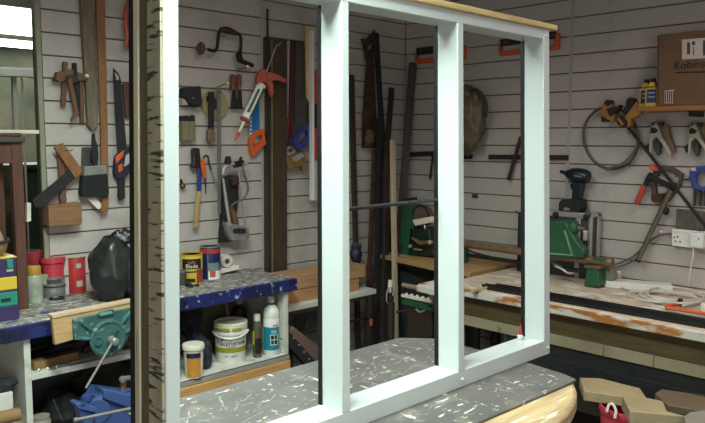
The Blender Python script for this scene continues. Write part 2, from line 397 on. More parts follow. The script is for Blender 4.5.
# real ceiling fittings that carry the room's lights
LN = ['fluorescent ceiling fitting above the far side of the white frame', 'fluorescent ceiling fitting above the viewpoint', 'fluorescent ceiling fitting over the right hand side of the room']
for (lx, ly, lr, lw, lc, ll), nm in zip(LAMPS, LN):
    t = thing('fluorescent_fitting', nm, 'ceiling light', (lx, ly, CEIL), 'fluorescent fittings of the workshop')
    ca, sa = V((math.cos(lr), math.sin(lr), 0)), V((-math.sin(lr), math.cos(lr), 0))
    build(MB().obox((lx, ly, CEIL-.03), ca*(ll/2+.03), sa*.05, V((0, 0, .03))), 'housing', M_wplast, t, bevel=.004)
    for s in (-1, 1):
        c = V((lx, ly, CEIL-.085))+sa*.035*s
        tu_ = build(MB().tube([c-ca*ll/2, c+ca*ll/2], .013, 10), 'tube', M_tubeon, t)
        for e in (-1, 1): build(MB().obox(c+ca*(ll/2+.012)*e+V((0, 0, .012)), ca*.012, sa*.016, V((0, 0, .03))), 'tube_holder', M_wplast, tu_)

# ================================================================== centre bench
tb = thing('workbench', 'central workbench with dark paint-spattered sheet and rounded timber top', 'workbench', (1.4, 1.3, 0))
zs = TB-.008
cx = [P(x, y, 'z', zs) for x, y in ((574, 381), (577, 389), (577, 396), (574, 404), (568, 412), (558, 420), (546, 428), (532, 436))]
slab = [V((.85, 1.69, zs)), V((.85, .80, zs))] + [V((1.3, cx[-1].y-.02, zs))] + list(reversed(cx)) + [V((1.955, 1.1, zs)), V((1.965, 1.58, zs)), V((1.875, 1.69, zs))]
build(MB().prism(slab, (0, 0, -.05)), 'top_board', M_slab, tb, bevel=.012)
sh = [V((.845, 1.697, TB)), V((.845, 1.035, TB)), V((1.3, 1.035, TB)), V((1.88, 1.022, TB)), V((1.925, 1.024, TB)), V((1.945, 1.07, TB)), V((1.962, 1.2, TB)), V((1.975, 1.59, TB)), V((1.885, 1.693, TB))]
build(MB().prism(sh, (0, 0, -.008)), 'top_sheet', M_sheet, tb, bevel=.002)
for x, y in ((.95, .98), (1.78, 1.06), (.95, 1.6), (1.78, 1.6)):
    build(MB().box((x-.04, y-.04, 0), (x+.04, y+.04, zs-.05)), 'leg', M_dwood2, tb, bevel=.004)
build(MB().box((.95, 1.57, .62), (1.78, 1.6, .8)), 'apron', M_dwood2, tb); build(MB().box((.95, 1.02, .62), (1.78, 1.05, .8)), 'apron', M_dwood2, tb)
# paint drips lying on the sheet: raised lines of dried paint
pl = MB()
def streak(a, b, wd):
    p, q = P(*a, 'z', TB), P(*b, 'z', TB); n = 9; sd = (q-p).cross(_Z).normalized(); prev = None
    for k in range(n+1):                       # broken, wandering line of dried paint
        c = p.lerp(q, k/n)+sd*random.uniform(-.006, .006)
        if prev is not None and random.random() < .72: pl.beam(prev+V((0, 0, .0001)), c+V((0, 0, .0001)), wd*random.uniform(.2, .5), .0007, (0, 0, 1))
        prev = c
for a, b, wd in [((373, 355), (376, 388), .004), ((364, 381), (385, 386), .008), ((352, 384), (392, 369), .004), ((408, 369), (436, 358), .005), ((249, 415), (262, 402), .003), ((270, 409), (284, 418), .006),
                 ((213, 412), (240, 403), .005), ((246, 413), (280, 393), .004), ((222, 414), (300, 382), .003), ((300, 372), (318, 365), .004), ((492, 392), (502, 386), .004), ((430, 408), (447, 397), .003), ((452, 396), (470, 404), .004),
                 ((181, 420), (204, 413), .008), ((236, 402), (256, 398), .007), ((285, 384), (312, 372), .005), ((400, 345), (422, 349), .004), ((352, 403), (372, 396), .003), ((465, 352), (497, 349), .004), ((495, 388), (515, 393), .006)]:
    streak(a, b, wd)
for i in range(60):
    x, y = random.uniform(.9, 1.85), random.uniform(1.05, 1.65); l = random.uniform(.03, .13); an = random.gauss(.15, .5); wd = random.choice((.0015, .002, .003))
    c = V((x, y, TB+.0001)); prev = c
    for k in range(4):
        nx = c+V((math.cos(an), math.sin(an), 0))*l*(k+1)/4+V((random.uniform(-.003, .003), random.uniform(-.003, .003), 0))
        if random.random() < .7 and nx.x < 1.9 and 1.04 < nx.y < 1.67: pl.beam(prev, nx, wd*random.uniform(.5, 1), .0007, (0, 0, 1))
        prev = nx
for i in range(110):
    x, y = random.uniform(.88, 1.93), random.uniform(1.05, 1.67); r = random.choice((.0015, .002, .003, .005))
    pl.prism([V((x+r*math.cos(t)*(1+.5*random.random()), y+r*math.sin(t)*(1+random.random()), TB+.0006)) for t in [k*math.pi/3 for k in range(6)]], (0, 0, -.0006))
dp = build(pl, 'paint_drips', mat('dried_white_paint', (158,154,148), .7, 0, .3, 40), tb, smooth=0); dp['kind'] = 'stuff'

# ================================================================== the white three-light frame
wf = thing('sash_frame', 'large white painted three-light window frame standing on the central bench', 'window frame', (.7, FR, TB))
FB = 1.298; ZT, ZH = 1.968, 1.986
def lean(mb):                                   # the unglued frame leans back and is slightly out of square
    for v in mb.v: h = v.z-TB; v.x += .06*h; v.y += .07*h
    return mb
def wbox(name, lo, hi, m_=M_paint, bv=.0025): return build(lean(MB().box(lo, hi)), name, m_, wf, bevel=bv)
wbox('stile', (.680, FR, TB), (.713, FB, ZT)); wbox('stile', (2.067, FR, TB), (2.102, FB, ZT))
wbox('mullion', (1.155, FR, TB+.047), (1.180, FB, ZT-.033)); wbox('mullion', (1.609, FR, TB+.047), (1.636, FB, ZT-.033))
wbox('bottom_rail', (.713, FR+.0006, TB), (2.067, FB, TB+.048)); wbox('top_rail', (.713, FR+.0006, ZT-.034), (2.067, FB, ZT))
wbox('head_board', (.66, FR-.010, ZT), (2.138, FB+.01, ZH), M_headwood, .003)
# unpainted outer edge of the left stile: two pale strips, weathered groove between, black strip behind
wbox('edge_strip', (.674, FR+.003, TB), (.680, 1.270, ZT), M_rawfront, .001)
wbox('edge_groove', (.678, 1.270, TB), (.690, 1.308, ZT), M_olive, 0)
wbox('edge_strip', (.674, 1.308, TB), (.690, 1.327, ZT), M_rawpale, .001)
wbox('edge_black_strip', (.676, 1.327, TB), (.690, 1.351, ZT), M_black, .001)
for x in (1.155, 1.609, 2.067): wbox('back_strip', (x-.002, FB-.010, TB+.048), (x+.02, FB+.005, ZT-.034), M_black, .001)
p0, p1 = P(346, 210.6, 'y', 1.33), P(442.5, 199, 'y', 1.33)
build(MB().tube([V((1.20, p0.y, p0.z+.002)), V((p1.x, p1.y, p1.z))], .0052, 10), 'saddle_bar', M_black, wf)
build(MB().lathe(V((p1.x-.004, p1.y, p1.z)), [(.008, 0), (.008, .006), (.003, .009)], (1, 0, 0), 10), 'bar_cap', M_black, wf)
for px, py, yy in ((462.5, 379.5, FR+.002), (547.5, 347.5, FR+.003), (546, 36, FR+.073)):
    c = P(px, py, 'y', yy); build(MB().lathe(c+V((0, .002, 0)), [(.0055, 0), (.0055, .004), (.002, .007)], (0, -1, 0), 10), 'peg', M_wplast, wf)
t = thing('glue_nozzle', 'small red tipped nozzle with white base on the frame bottom rail', 'nozzle', P(517, 341, 'z', TB+.05))
c = V((P(517, 338, 'z', TB+.05).x, 1.285, TB+.05))
build(MB().lathe(c, [(.009, 0), (.009, .012), (.006, .014)], n=12), 'nozzle_base', M_wplast, t)
build(MB().lathe(c+V((0, 0, .013)), [(.006, 0), (.0055, .012), (.002, .034)], n=12), 'nozzle_tip', M_red, t)

# ================================================================== left bench
lb = thing('workbench', 'long left bench with navy blue edge and white cupboard bays', 'workbench', (1.2, 3.05, 0))
BX = 2.377
build(MB().box((-.6, 2.862, LB-.035), (BX-.002, YW-.002, LB)), 'top', M_benchtop, lb, bevel=.004)
build(MB().box((-.6, 2.845, LB-.062), (BX, 2.862, LB-.001)), 'front_edge', M_blue, lb, bevel=.003)
def carc(name, lo, hi, m_=M_greywhite): return build(MB().box(lo, hi), name, m_, lb, bevel=.002)
carc('end_panel', (2.305, 2.866, 0), (2.332, YW-.003, LB-.035), M_white)
carc('divider', (1.005, 2.866, 0), (1.03, YW-.003, LB-.035), M_white); carc('divider', (1.665, 2.866, 0), (1.69, YW-.003, LB-.035), M_white)
carc('shelf', (1.03, 2.868, .655), (1.665, YW-.003, .68), M_white)
carc('bottom_shelf', (1.69, 2.866, .465), (2.305, YW-.003, .497), M_white); carc('bottom_shelf', (1.03, 2.868, .36), (1.665, YW-.003, .38), M_greywhite); carc('bottom_shelf', (-.2, 2.868, .44), (1.005, YW-.003, .46), M_greywhite)
carc('shelf_nosing', (1.69, 2.858, .466), (2.332, 2.866, .489), mat('nosing_grey', (150,148,142), .6)); carc('nosing_seam', (1.69, 2.860, .4895), (2.332, 2.866, .493), M_dsteel)
build(MB().box((1.665, 2.85, .41), (2.332, 2.868, .464)), 'batten', M_pine, lb, bevel=.003)
carc('back_panel', (1.69, YW-.012, .497), (2.305, YW-.003, LB-.035), mat('carcass_olive', (126,126,106), .7)); carc('back_panel', (1.03, YW-.012, .38), (1.665, YW-.003, LB-.035), mat('carcass_teal_dark', (60,70,68), .7)); carc('plinth', (1.03, 2.9, 0), (2.305, 2.93, .36))

# ================================================================== tools hung on the left wall, left of the frame
def lth(name, label, cat, px, py, group=None): return thing(name, label, cat, WL(px, py, .0), group)
def rth(name, label, cat, px, py, group=None): return thing(name, label, cat, WR(px, py, .0), group)
def bp(mb, name, m_, t, bevel=.0015): return build(mb, name, m_, t, bevel=bevel)
def lbeam(a, b, w_, n0, n1, mb=None):            # bar lying along the left wall between two pixels
    mb = mb or MB(); n = (n0+n1)/2; p, q = WL(*a, n), WL(*b, n); return mb.beam(p, q, w_*px_m(p), abs(n1-n0), NL)
def rbeam(a, b, w_, n0, n1, mb=None):
    mb = mb or MB(); n = (n0+n1)/2; p, q = WR(*a, n), WR(*b, n); return mb.beam(p, q, w_*px_m(p), abs(n1-n0), NR)
def ltube(pix, n, r, k=5, m_=8, mb=None, closed=False):
    return (mb or MB()).tube(smoothpts([WL(x, y, n) for x, y in pix], k, closed), r, m_, closed)
def rtube(pix, n, r, k=5, m_=8, mb=None, closed=False):
    return (mb or MB()).tube(smoothpts([WR(x, y, n) for x, y in pix], k, closed), r, m_, closed)

# marking gauges
G = 'wooden marking gauges on the slat wall'
t = lth('marking_gauge', 'wooden marking gauge with square block, leftmost of the three hanging gauges', 'gauge', 63, 85, G)
bp(lbeam((65, 62), (63, 106), 4.5, .012, .03), 'stem', M_tool, t); bp(lp([(56, 79), (58, 72), (74, 69), (76, 77), (68, 80), (60, 82)], .006, .045), 'fence', M_tool, t)
build(MB().lathe(WL(57, 78, .03), [(.008, 0), (.008, .02), (.004, .024)], (-1, 0, -.6), 10), 'thumbscrew', M_dwood2, t)
t = lth('marking_gauge', 'dark stemmed marking gauge, middle of the three hanging gauges', 'gauge', 74, 85, G)
bp(lbeam((74, 63), (77.5, 112), 4.2, .03, .046), 'stem', M_blackm, t); bp(lp([(66, 76), (75, 74), (79, 82), (70, 84)], .028, .058), 'fence', M_dwood2, t)
t = lth('marking_gauge', 'slim brown marking gauge with pale knob, rightmost of the three hanging gauges', 'gauge', 82, 90, G)
bp(lbeam((81, 76), (82, 123), 4, .01, .025), 'stem', M_tool, t); bp(lp([(77, 72), (87, 74), (88, 80), (78, 81)], .006, .04), 'fence', M_tool, t)
build(MB().lathe(WL(86, 76, .04), [(.008, 0), (.009, .01), (.006, .014)], (.3, -1, 0), 10), 'thumbscrew', M_cream, t)
t = lth('wooden_lever', 'short slanting beech lever hanging below the gauges', 'hand tool', 73, 100)
bp(lp([(68, 80), (72, 78), (79, 114), (74, 120), (72, 121), (71, 119.5), (75, 113)], .045, .06), 'lever_arm', M_tool, t)
bp(MB().tube([WL(72, 120, .05), WL(71, 122, .05)], .003), 'lever_tip', M_dsteel, t)
# bark slab and pine strip
solo('bark_slab', 'rough grey brown bark-edged slab fixed upright on the slat wall', 'board', lp([(80.5, -6), (95.5, -6), (95, 30), (96.5, 60), (98.5, 100), (98, 127), (93, 131), (88, 126), (86.5, 90), (84, 55), (82, 25)], .002, .028), M_bark, bevel=.004)
t = lth('pine_strip', 'long narrow orange pine strip hanging beside the bark slab', 'wood strip', 101, 214)
bp(lp([(95.8, -6), (105, -6), (107.5, 110), (109, 205), (108, 212), (101, 213), (102, 205), (100.5, 110)], .03, .042), 'strip', M_orangewood, t, .002)
build(MB().lathe(WL(103.5, 68, .042), [(.004, 0), (.004, .003), (.001, .004)], NL, 8), 'nail_head', M_steel, t)
# coral lead
t = lth('coral_strap', 'coral red looped strap hanging beside the frame edge', 'strap', 127, 30)
build(ltube([(128.5, 0), (126, 12), (125.5, 24), (127, 36), (126, 44), (128, 48), (130, 44), (129.5, 30), (130, 12)], .03, .009, 5), 'loop', M_coral, t)
build(MB().lathe(WL(128.5, 2, .0), [(.006, 0), (.006, .05)], NL, 8), 'hook', M_dsteel, t)
# padsaw / pull saw
t = lth('hand_saw', 'black handled saw with orange and navy grip hanging beside the frame edge', 'saw', 122, 130)
bp(lp([(113.3, 68), (119, 74), (121, 80), (122, 96), (127, 150), (118, 156), (115, 110)], .028, .032), 'blade', M_blackm, t, 0)
bp(lp([(114.6, 72), (118.5, 76), (119, 80), (116.5, 80)], .0318, .034), 'blade_hole', M_greywhite, t, 0)
bp(lp([(123, 84), (131, 82), (134, 116), (126, 118)], .008, .024), 'back_block', wood('rosewood', (84,48,42), .25, 'z'), t)
bp(lp([(116, 156), (123, 150), (131, 146), (136, 152), (134, 164), (131, 172), (125, 178), (118, 180), (114.5, 173), (115, 163)], .02, .045), 'grip', mat('navy_rubber', (30,34,52), .6), t, .004)
bp(lp([(115.5, 157), (124, 150), (123.5, 156), (116.5, 164)], .044, .05), 'orange_inlay', M_orange, t); bp(lp([(118, 166), (122.5, 163.5), (123, 170), (119, 173)], .044, .05), 'orange_inlay', M_orange, t)
bp(lp([(119, 178), (125, 178), (125.5, 198), (121, 201), (119, 197)], .02, .04), 'tail', M_blackm, t, .003)
bp(lp([(126, 155), (131, 153), (129, 164), (124, 167)], .0445, .048), 'grip_hole', M_greywhite, t)
solo('wall_hook', 'small black peg hook low on the slat wall', 'hook', MB().tube([WL(131, 187, 0), WL(131, 185, .05), WL(131, 181, .055)], .004), M_blackm)
# try square
t = lth('try_square', 'try square with brown wooden stock and black blade hanging diagonally', 'try square', 60, 175)
bp(lp([(54.5, 147.5), (63.5, 143), (82.5, 170), (81, 175), (75, 178)], .04, .06), 'stock', M_orangewood, t, .003)
bp(lp([(69, 170.5), (77.5, 176), (45, 206), (36, 208), (32.5, 200)], .047, .053), 'blade', M_blackm, t, .001)
build(ltube([(64, 151), (68, 150), (71, 151), (72.5, 149)], .062, .0018), 'hang_wire', M_dsteel, t)
for x, y in ((66, 158), (70, 163), (74, 169)): build(MB().lathe(WL(x, y, .06), [(.003, 0), (.003, .0015), (.001, .002)], NL, 8), 'rivet', M_bronze, t)
# mallet
t = lth('mallet', 'beech mallet with square head hanging behind the try square', 'mallet', 62, 215)
bp(lp([(58, 152), (65, 153), (66.5, 195), (67.5, 200), (66, 204), (61, 204), (60, 198), (60.5, 185)], .012, .036), 'handle', M_tool, t, .006)
bp(lp([(48.5, 206), (82, 202.5), (82.3, 222), (80, 225), (49, 226.5)], .008, .075), 'head', M_toolx, t, .003)
bp(lp([(45, 203), (48, 203), (48, 228), (45, 228)], .001, .03), 'head_cheek', M_dwood2, t)
solo('pale_peg', 'pale timber offcut standing upright at the window jamb', 'offcut', lp([(27, 203), (31, 203), (31, 221), (27, 222)], -.0, .02), M_cream)
# big brush
t = lth('paint_brush', 'wide black bristled wall brush hanging from the slat wall', 'brush', 96, 180)
bp(lp([(93, 134), (95.5, 133), (96, 140), (98, 145), (99, 158), (97.5, 166), (94, 166), (91.8, 157), (93, 146)], .03, .05), 'handle', M_blackm, t, .004)
bp(lp([(85, 166.5), (106.5, 165), (107.5, 174), (84, 176)], .02, .06), 'ferrule', M_steel, t, .002)
bp(lp([(83.5, 175.5), (107.5, 173.5), (109.5, 192), (108.5, 197), (83, 197), (82, 193)], .018, .062), 'bristles', M_bristle, t, .004)
solo('filling_knife', 'grey handled filling knife behind the wide black brush', 'filling knife', lp([(82.5, 147.5), (91, 147), (92, 166), (82, 167)], .004, .016), M_gcase, bevel=.003)
solo('scraper_blade', 'pale flat scraper blade poking out below the wide black brush', 'scraper', lp([(87, 198), (96, 197), (103.5, 207), (98, 209.5)], .03, .034), M_cream)

# ================================================================== on the left bench, left of the frame
# dark wooden stool standing on the bench
t = thing('wooden_stool', 'dark brown wooden stool standing on the left bench by the window', 'stool', (.98, 3.15, LB))
M_stool = wood('stool_mahogany', (84,50,38), .3, 'z'); zst = P(24, 133, 'y', 3.13).z
for x, y in ((1.098, 3.125), (1.058, 3.24), (.76, 3.125), (.76, 3.24)):
    build(MB().box((x-.024, y-.02, LB), (x+.02, y+.02, zst-.03)), 'leg', M_stool, t, bevel=.004)
build(MB().box((.76, 3.11, zst-.125), (1.115, 3.135, zst-.04)), 'apron', M_stool, t, bevel=.003); build(MB().box((1.09, 3.11, zst-.125), (1.112, 3.24, zst-.04)), 'apron', M_stool, t, bevel=.003)
build(MB().box((.72, 3.09, zst-.04), (1.125, 3.262, zst-.015)), 'seat_moulding', mat('stool_dull', (66,62,52), .6), t, bevel=.005); build(MB().box((.74, 3.10, zst-.015), (1.115, 3.262, zst)), 'seat', M_stool, t, bevel=.005)
# striped drawer box with a straw bowl on it
t = thing('drawer_box', 'purple yellow and teal plastic drawer box on the left bench', 'drawer box', (.9, 3.0, LB))
zz = [P(9, y, 'y', 2.95).z for y in (309, 306, 292, 290, 277, 257)]; xr = P(18, 300, 'y', 2.95).x
for nm, a, b, m_ in (('base', LB, zz[1], M_purple), ('teal_drawer', zz[1], zz[2], M_teal), ('rail', zz[2], zz[3], M_purple), ('yellow_drawer', zz[3], zz[4], M_yellow), ('purple_drawer', zz[4], zz[5]-.006, M_purple), ('lid', zz[5]-.006, zz[5], M_yellow)):
    dr_ = build(MB().box((.72, 2.95, a), (xr+(.004 if nm in ('base', 'lid') else 0), 3.085, b)), nm, m_, t, bevel=.003)
    if nm == 'teal_drawer': td_ = dr_
    if nm == 'purple_drawer': pd_ = dr_
build(MB().box((P(1, 298, 'y', 2.95).x, 2.945, P(5, 301, 'y', 2.95).z), (P(10.5, 298, 'y', 2.95).x, 2.95, P(5, 298.5, 'y', 2.95).z)), 'pull', M_blackm, td_)
build(MB().box((P(6.5, 265, 'y', 2.95).x, 2.94, P(9, 268, 'y', 2.95).z), (P(12.5, 265, 'y', 2.95).x, 2.95, P(9, 259, 'y', 2.95).z)), 'latch', M_teal, pd_, bevel=.002)
build(MB().box((P(6.5, 271, 'y', 2.95).x, 2.947, P(9, 271.5, 'y', 2.95).z), (P(13, 270, 'y', 2.95).x, 2.95, P(9, 268.5, 'y', 2.95).z)), 'label_plate', M_greywhite, pd_)
t = thing('straw_bowl', 'tan bowl with dark rim resting on the striped drawer box', 'bowl', (.93, 3.01, zz[5]))
cb = V((.915, 3.017, zz[5])); M_bowl = mat('tan_bowl', (168,140,104), .7, 0, .15, 20)
build(MB().lathe(cb, [(.06, 0), (.085, .02), (.098, .06), (.094, .06), (.05, .012)], n=28), 'bowl_body', M_bowl, t)
build(MB().tube([cb+V((.097*math.cos(a), .097*math.sin(a), .062)) for a in [2*math.pi*k/28 for k in range(28)]], .007, 8, True), 'rim', M_dwood2, t)
build(MB().lathe(cb+V((0, 0, .014)), [(.05, 0), (.082, .05), (.07, .085), (.03, .098), (.0, .1)], n=24), 'contents', mat('pale_cloth', (150,140,118), .8, 0, .3, 22, bump=.6), t)
# tins
def tin(px, py, wpx, top, z, m_, label, name='paint_tin', cat='tin', lidm=M_steel, group=None, rim=True):
    b, r, h = stand(px, py, wpx, top, z)
    t = thing(name, label, cat, b, group)
    build(MB().lathe(b, [(r*.97, 0), (r, .003), (r, h-.006), (r*.98, h-.004)], n=28), 'body', m_, t)
    if rim:
        build(MB().lathe(b+V((0, 0, h-.006)), [(r*1.02, 0), (r*1.03, .003), (r*1.02, .006), (r*.9, .006), (r*.88, .002), (r*.3, .002)], n=28), 'lid', lidm, t)
        build(MB().lathe(b, [(r*1.02, 0), (r*1.02, .004), (r, .006)], n=28), 'base_rim', lidm, t)
    return t, b, r, h
t, b, r, h = tin(76, 294, 20, 258, LB, M_red, 'scuffed open red tin left of the black bag', lidm=mat('red_rim', (150,60,48), .5))
a = face_ang(b); build(arc_patch(MB(), b, r, a+.1, a+.7, b.z+h*.2, b.z+h*.36), 'label', M_greywhite, t); build(arc_patch(MB(), b, r, a+.1, a+.6, b.z+h*.72, b.z+h*.84), 'label', M_greywhite, t)
t, b, r, h = tin(35.5, 298, 17, 252, LB, M_redpl, 'faded pink red tub standing behind the stool leg', name='plastic_tub', cat='tub', lidm=M_redpl)
t, b, r, h = tin(54, 298, 22, 288, LB, M_steel, 'lower flat steel tin under the red tub', group=None, lidm=M_steel)
b2 = b+V((0, 0, h)); r2 = r*1.12; t = thing('steel_dish', 'wide shallow steel dish lying on the lower flat tin', 'dish', b2)
build(MB().lathe(b2, [(r*.8, 0), (r2, .010), (r2, .013), (r2*.9, .012), (r*.6, .004)], n=28), 'dish_body', M_alu, t)
b3 = b2+V((0, 0, .012)); t = thing('paint_tin', 'upper grey steel tin between dish and red tub', 'tin', b3); h3 = .036
build(MB().lathe(b3, [(r*.95, 0), (r, .003), (r, h3-.004), (r*1.05, h3-.003), (r*1.05, h3), (r*.9, h3)], n=28), 'body', M_steel, t); build(arc_patch(MB(), b3, r, -2.6, -1.2, b3.z+.008, b3.z+.026), 'label', M_gcase, t)
b4 = b3+V((0, 0, h3)); h4 = .085; t = thing('plastic_tub', 'bright red plastic tub stacked on the grey tins', 'tub', b4)
build(MB().lathe(b4, [(r*.92, 0), (r*.98, h4*.75), (r*1.12, h4*.76), (r*1.12, h4), (r*1.05, h4)], n=28), 'tub_body', M_redpl, t); build(MB().lathe(b4+V((0, 0, h4)), [(r*1.05, -.004), (r*1.05, .001), (r*.9, .002)], n=28), 'tub_lid', M_redpl, t)
# yellow capped bottle
b, r, h = stand(35.5, 304, 15, 267, LB); t = thing('spray_bottle', 'grubby clear bottle with ochre cap beside the stool leg', 'bottle', b)
build(MB().lathe(b, [(r*.9, 0), (r, .004), (r, h*.72), (r*.85, h*.77)], n=24), 'bottle_body', mat('grubby_plastic', (150,154,140), .3, 0, .3, 18, spk=[((120,112,70), (.6,.7), 10, None)]), t)
build(MB().lathe(b+V((0, 0, h*.77)), [(r*.88, 0), (r*.88, h*.2), (r*.8, h*.23)], n=24), 'cap', mat('ochre_cap', (170,126,46), .5), t)
solo('jar_lid', 'small dark blue lid lying flat on the left bench', 'lid', MB().lathe(P(57, 299, 'z', LB), [(.034, 0), (.034, .006), (.03, .008), (.028, .004)], n=24), mat('lid_navy', (24,30,58), .4))
# bin bag
bb = P(108, 304, 'z', LB); k = px_m(bb)
t = thing('bin_bag', 'full black plastic bin bag slumped on the left bench', 'bag', bb)
cbag = V((bb.x+.055, bb.y+.07, LB+.135))
build(MB().blob(cbag, (.10, .09, .15), .17, 1.9, 3, 44, 30, flat=LB+.001), 'sack', M_bag, t, smooth=60)
build(MB().blob(cbag+V((.05, -.01, .14)), (.05, .04, .035), .5, 3, 5, 24, 14), 'knot', M_bag, t, smooth=60)
build(MB().blob(cbag+V((.075, -.03, -.02)), (.06, .07, .11), .3, 3, 8, 28, 18, flat=LB+.001), 'bulge', M_bag, t, smooth=60)
# timber batten along the bench front behind the vice is the vice's own cheek
vc = thing('woodwork_vice', 'teal quick release woodwork vice with timber cheek on the left bench front', 'vice', (1.25, 2.79, .8))
VY = 2.74
def vp(pix, y0, y1, mb=None): return (mb or MB()).prism([P(x, y, 'y', y0) for x, y in pix], (0, y1-y0, 0))
bp(vp([(52, 317), (134, 301), (150, 298), (150, 326), (140, 328), (73, 340), (55, 345)], VY+.014, VY+.036), 'timber_cheek', wood('cheek_pine', (184,150,106), .2, 'x', spk=[((196,120,90), (.6,.7), 6, None)]), vc, .002)
bp(vp([(51, 315.5), (150, 296.5), (150, 299), (53, 318.5)], VY+.010, VY+.05), 'cheek_top_strip', wood('cheek_pale', (196,170,140), .15, 'x'), vc, .001)
bp(vp([(73, 319), (150, 304), (150, 326), (130, 334), (125, 345), (116, 352), (104, 352), (95, 347), (90, 341), (74, 340)], VY+.001, VY+.014), 'jaw_plate', M_vice, vc, .003)
cv = P(108, 338, 'y', VY); kv = px_m(cv)
build(MB().lathe(cv+V((0, .002, 0)), [(19*kv, 0), (19*kv, .008), (17.5*kv, .012), (16*kv, .012), (15*kv, .008), (3*kv, .008)], (0, -1, 0), 32), 'boss', M_vice, vc)
for a, b in (((79, 321), (96, 333)), ((135, 306), (119, 327)), ((77, 338), (92, 339)), ((136, 325), (125, 333))):
    build(MB().tube([P(*a, 'y', VY), P((a[0]+b[0])/2, (a[1]+b[1])/2, 'y', VY-.002), P(*b, 'y', VY-.003)], [2*kv*.8, 2.6*kv*.8, 2*kv*.8], 8), 'rib', M_vice, vc)
mp_ = bp(vp([(97, 315), (99, 312), (113, 309), (115, 311), (114, 315), (100, 318)], VY-.005, VY+.002), 'maker_plate', M_vice, vc, .003)
bp(vp([(99.5, 314.5), (101, 313), (112, 311), (113, 312.5), (112, 314), (101, 316.3)], VY-.007, VY-.004), 'raised_panel', mat('vice_worn', (96,150,140), .5), mp_, .002)
build(MB().lathe(P(98, 341, 'y', VY-.006), [(5*kv, 0), (5*kv, .006), (3.6*kv, .007), (3.4*kv, .003), (.5*kv, .003)], (0, -1, 0), 20), 'guide_rod_end', M_vice, vc)
sh_ = build(MB().lathe(P(111, 340, 'y', VY), [(5*kv, 0), (5*kv, .02), (4.2*kv, .026), (4.2*kv, .04), (3*kv, .046), (.5*kv, .048)], (0, -1, 0), 20), 'screw_head', M_steel, vc)
build(MB().tube([P(112.5, 342, 'y', VY-.035), P(86, 388, 'y', VY-.035)], .0052, 10), 'handle_bar', M_chrome, sh_)
build(MB().tube([P(115, 335, 'y', VY-.03), P(119, 331, 'y', VY-.03)], .005, 8), 'trip_lever', M_dsteel, vc)
for x in (1.2, 1.36): build(MB().tube([V((x, VY+.03, .80)), V((x, 2.866, .80))], .011, 10), 'guide_rod', M_dsteel, vc)
# shelf clutter in the bay
t = thing('spirit_level', 'ochre wooden level with bright studs on the bay shelf', 'level', P(50, 372, 'z', .68))
bp(MB().beam(P(31, 374, 'z', .68)+V((.02, .05, .018)), P(76, 362, 'z', .68)+V((.02, .05, .018)), .05, .034, (0, 0, 1)), 'body', wood('level_ochre', (126,100,58), .25, 'x'), t)
for x, y in ((39, 370), (48, 368.5), (57, 366.5)): build(MB().lathe(P(x, y, 'y', 2.885), [(.006, 0), (.006, .004), (.002, .006)], (0, -1, .3), 10), 'stud', M_chrome, t)
solo('smoothing_plane', 'dark smoothing plane body at the back of the bay shelf', 'plane', MB().prism([V((1.10+dx, 3.02, .68+dz)) for dx, dz in ((0, 0), (.24, 0), (.24, .03), (.2, .05), (.15, .05), (.13, .09), (.1, .09), (.08, .04), (0, .035))], (0, .06, 0)), M_blackm, bevel=.004)
solo('tool_roll', 'rust brown tool roll at the right of the bay shelf', 'tool roll', MB().blob((1.52, 2.97, .705), (.075, .06, .035), .3, 4, 2, 24, 14, flat=.681), mat('rust_cloth', (92,60,46), .85, 0, .3, 16, bump=.4))
solo('jack_plane', 'dark jack plane lying beside the brown tool roll', 'plane', MB().prism([V((1.30+dx, 2.99, .68+dz)) for dx, dz in ((0, 0), (.15, 0), (.15, .03), (.1, .03), (.09, .07), (.07, .07), (.05, .035), (0, .03))], (0, .06, 0)), M_dwood2, bevel=.004)
solo('black_holdall', 'limp black tool holdall lying in the bay below the shelf', 'bag', MB().blob((1.22, 3.06, .44), (.08, .08, .07), .35, 3, 12, 30, 18, flat=.381), M_cloth, smooth=60)
solo('canvas_sheet', 'folded dark canvas sheet at the back of the lower bay', 'sheet', MB().blob((1.48, 3.17, .47), (.14, .08, .10), .35, 3, 22, 30, 18, flat=.381), mat('canvas_brown', (62,54,46), .9, 0, .3, 10, bump=.4), smooth=60)
solo('glass_jar', 'cloudy jar beside the bay divider', 'jar', MB().lathe((1.075, 2.905, .38), [(.034, 0), (.036, .004), (.036, .09), (.03, .1), (.033, .102), (.033, .11)], n=20), mat('cloudy', (150,140,132), .3))
solo('steel_rod', 'thin steel rod lying across the lower bay', 'rod', MB().tube([V((1.12, 2.89, .55)), P(62, 421, 'y', 2.80)], .005), M_dsteel)
# blue engineers vice
BV = 2.70
bv = thing('bench_vice', 'blue engineers vice with chrome handle below the woodwork vice', 'vice', (1.3, 2.78, .38))
def bvp(pix, y0, y1): return MB().prism([P(x, y, 'y', y0) for x, y in pix], (0, y1-y0, 0))
bp(bvp([(104, 391), (150, 397), (150, 440), (100, 440), (92, 418), (94, 404), (99, 400)], BV+.03, BV+.16), 'body', M_bvice, bv, .008)
bp(bvp([(104, 390), (108, 390), (139, 397), (139, 404), (128, 408), (104, 399)], BV+.015, BV+.10), 'jaw', M_bvice, bv, .004)
build(MB().lathe(P(124, 396, 'y', BV+.06), [(.034, -.02), (.034, .012), (.026, .018), (.026, .028)], (0, 0, 1), 20), 'collar', M_bvice, bv)
build(MB().lathe(P(98, 412, 'y', BV+.03), [(.05, 0), (.058, .02), (.058, .07), (.045, .085)], (.25, 1, .05), 24), 'slide', M_bvice, bv)
bp(bvp([(77, 405), (80, 403.5), (96, 407), (97.5, 409), (96, 413), (78, 409)], BV-.02, BV+.05), 'anvil_lip', M_bvice, bv, .003)
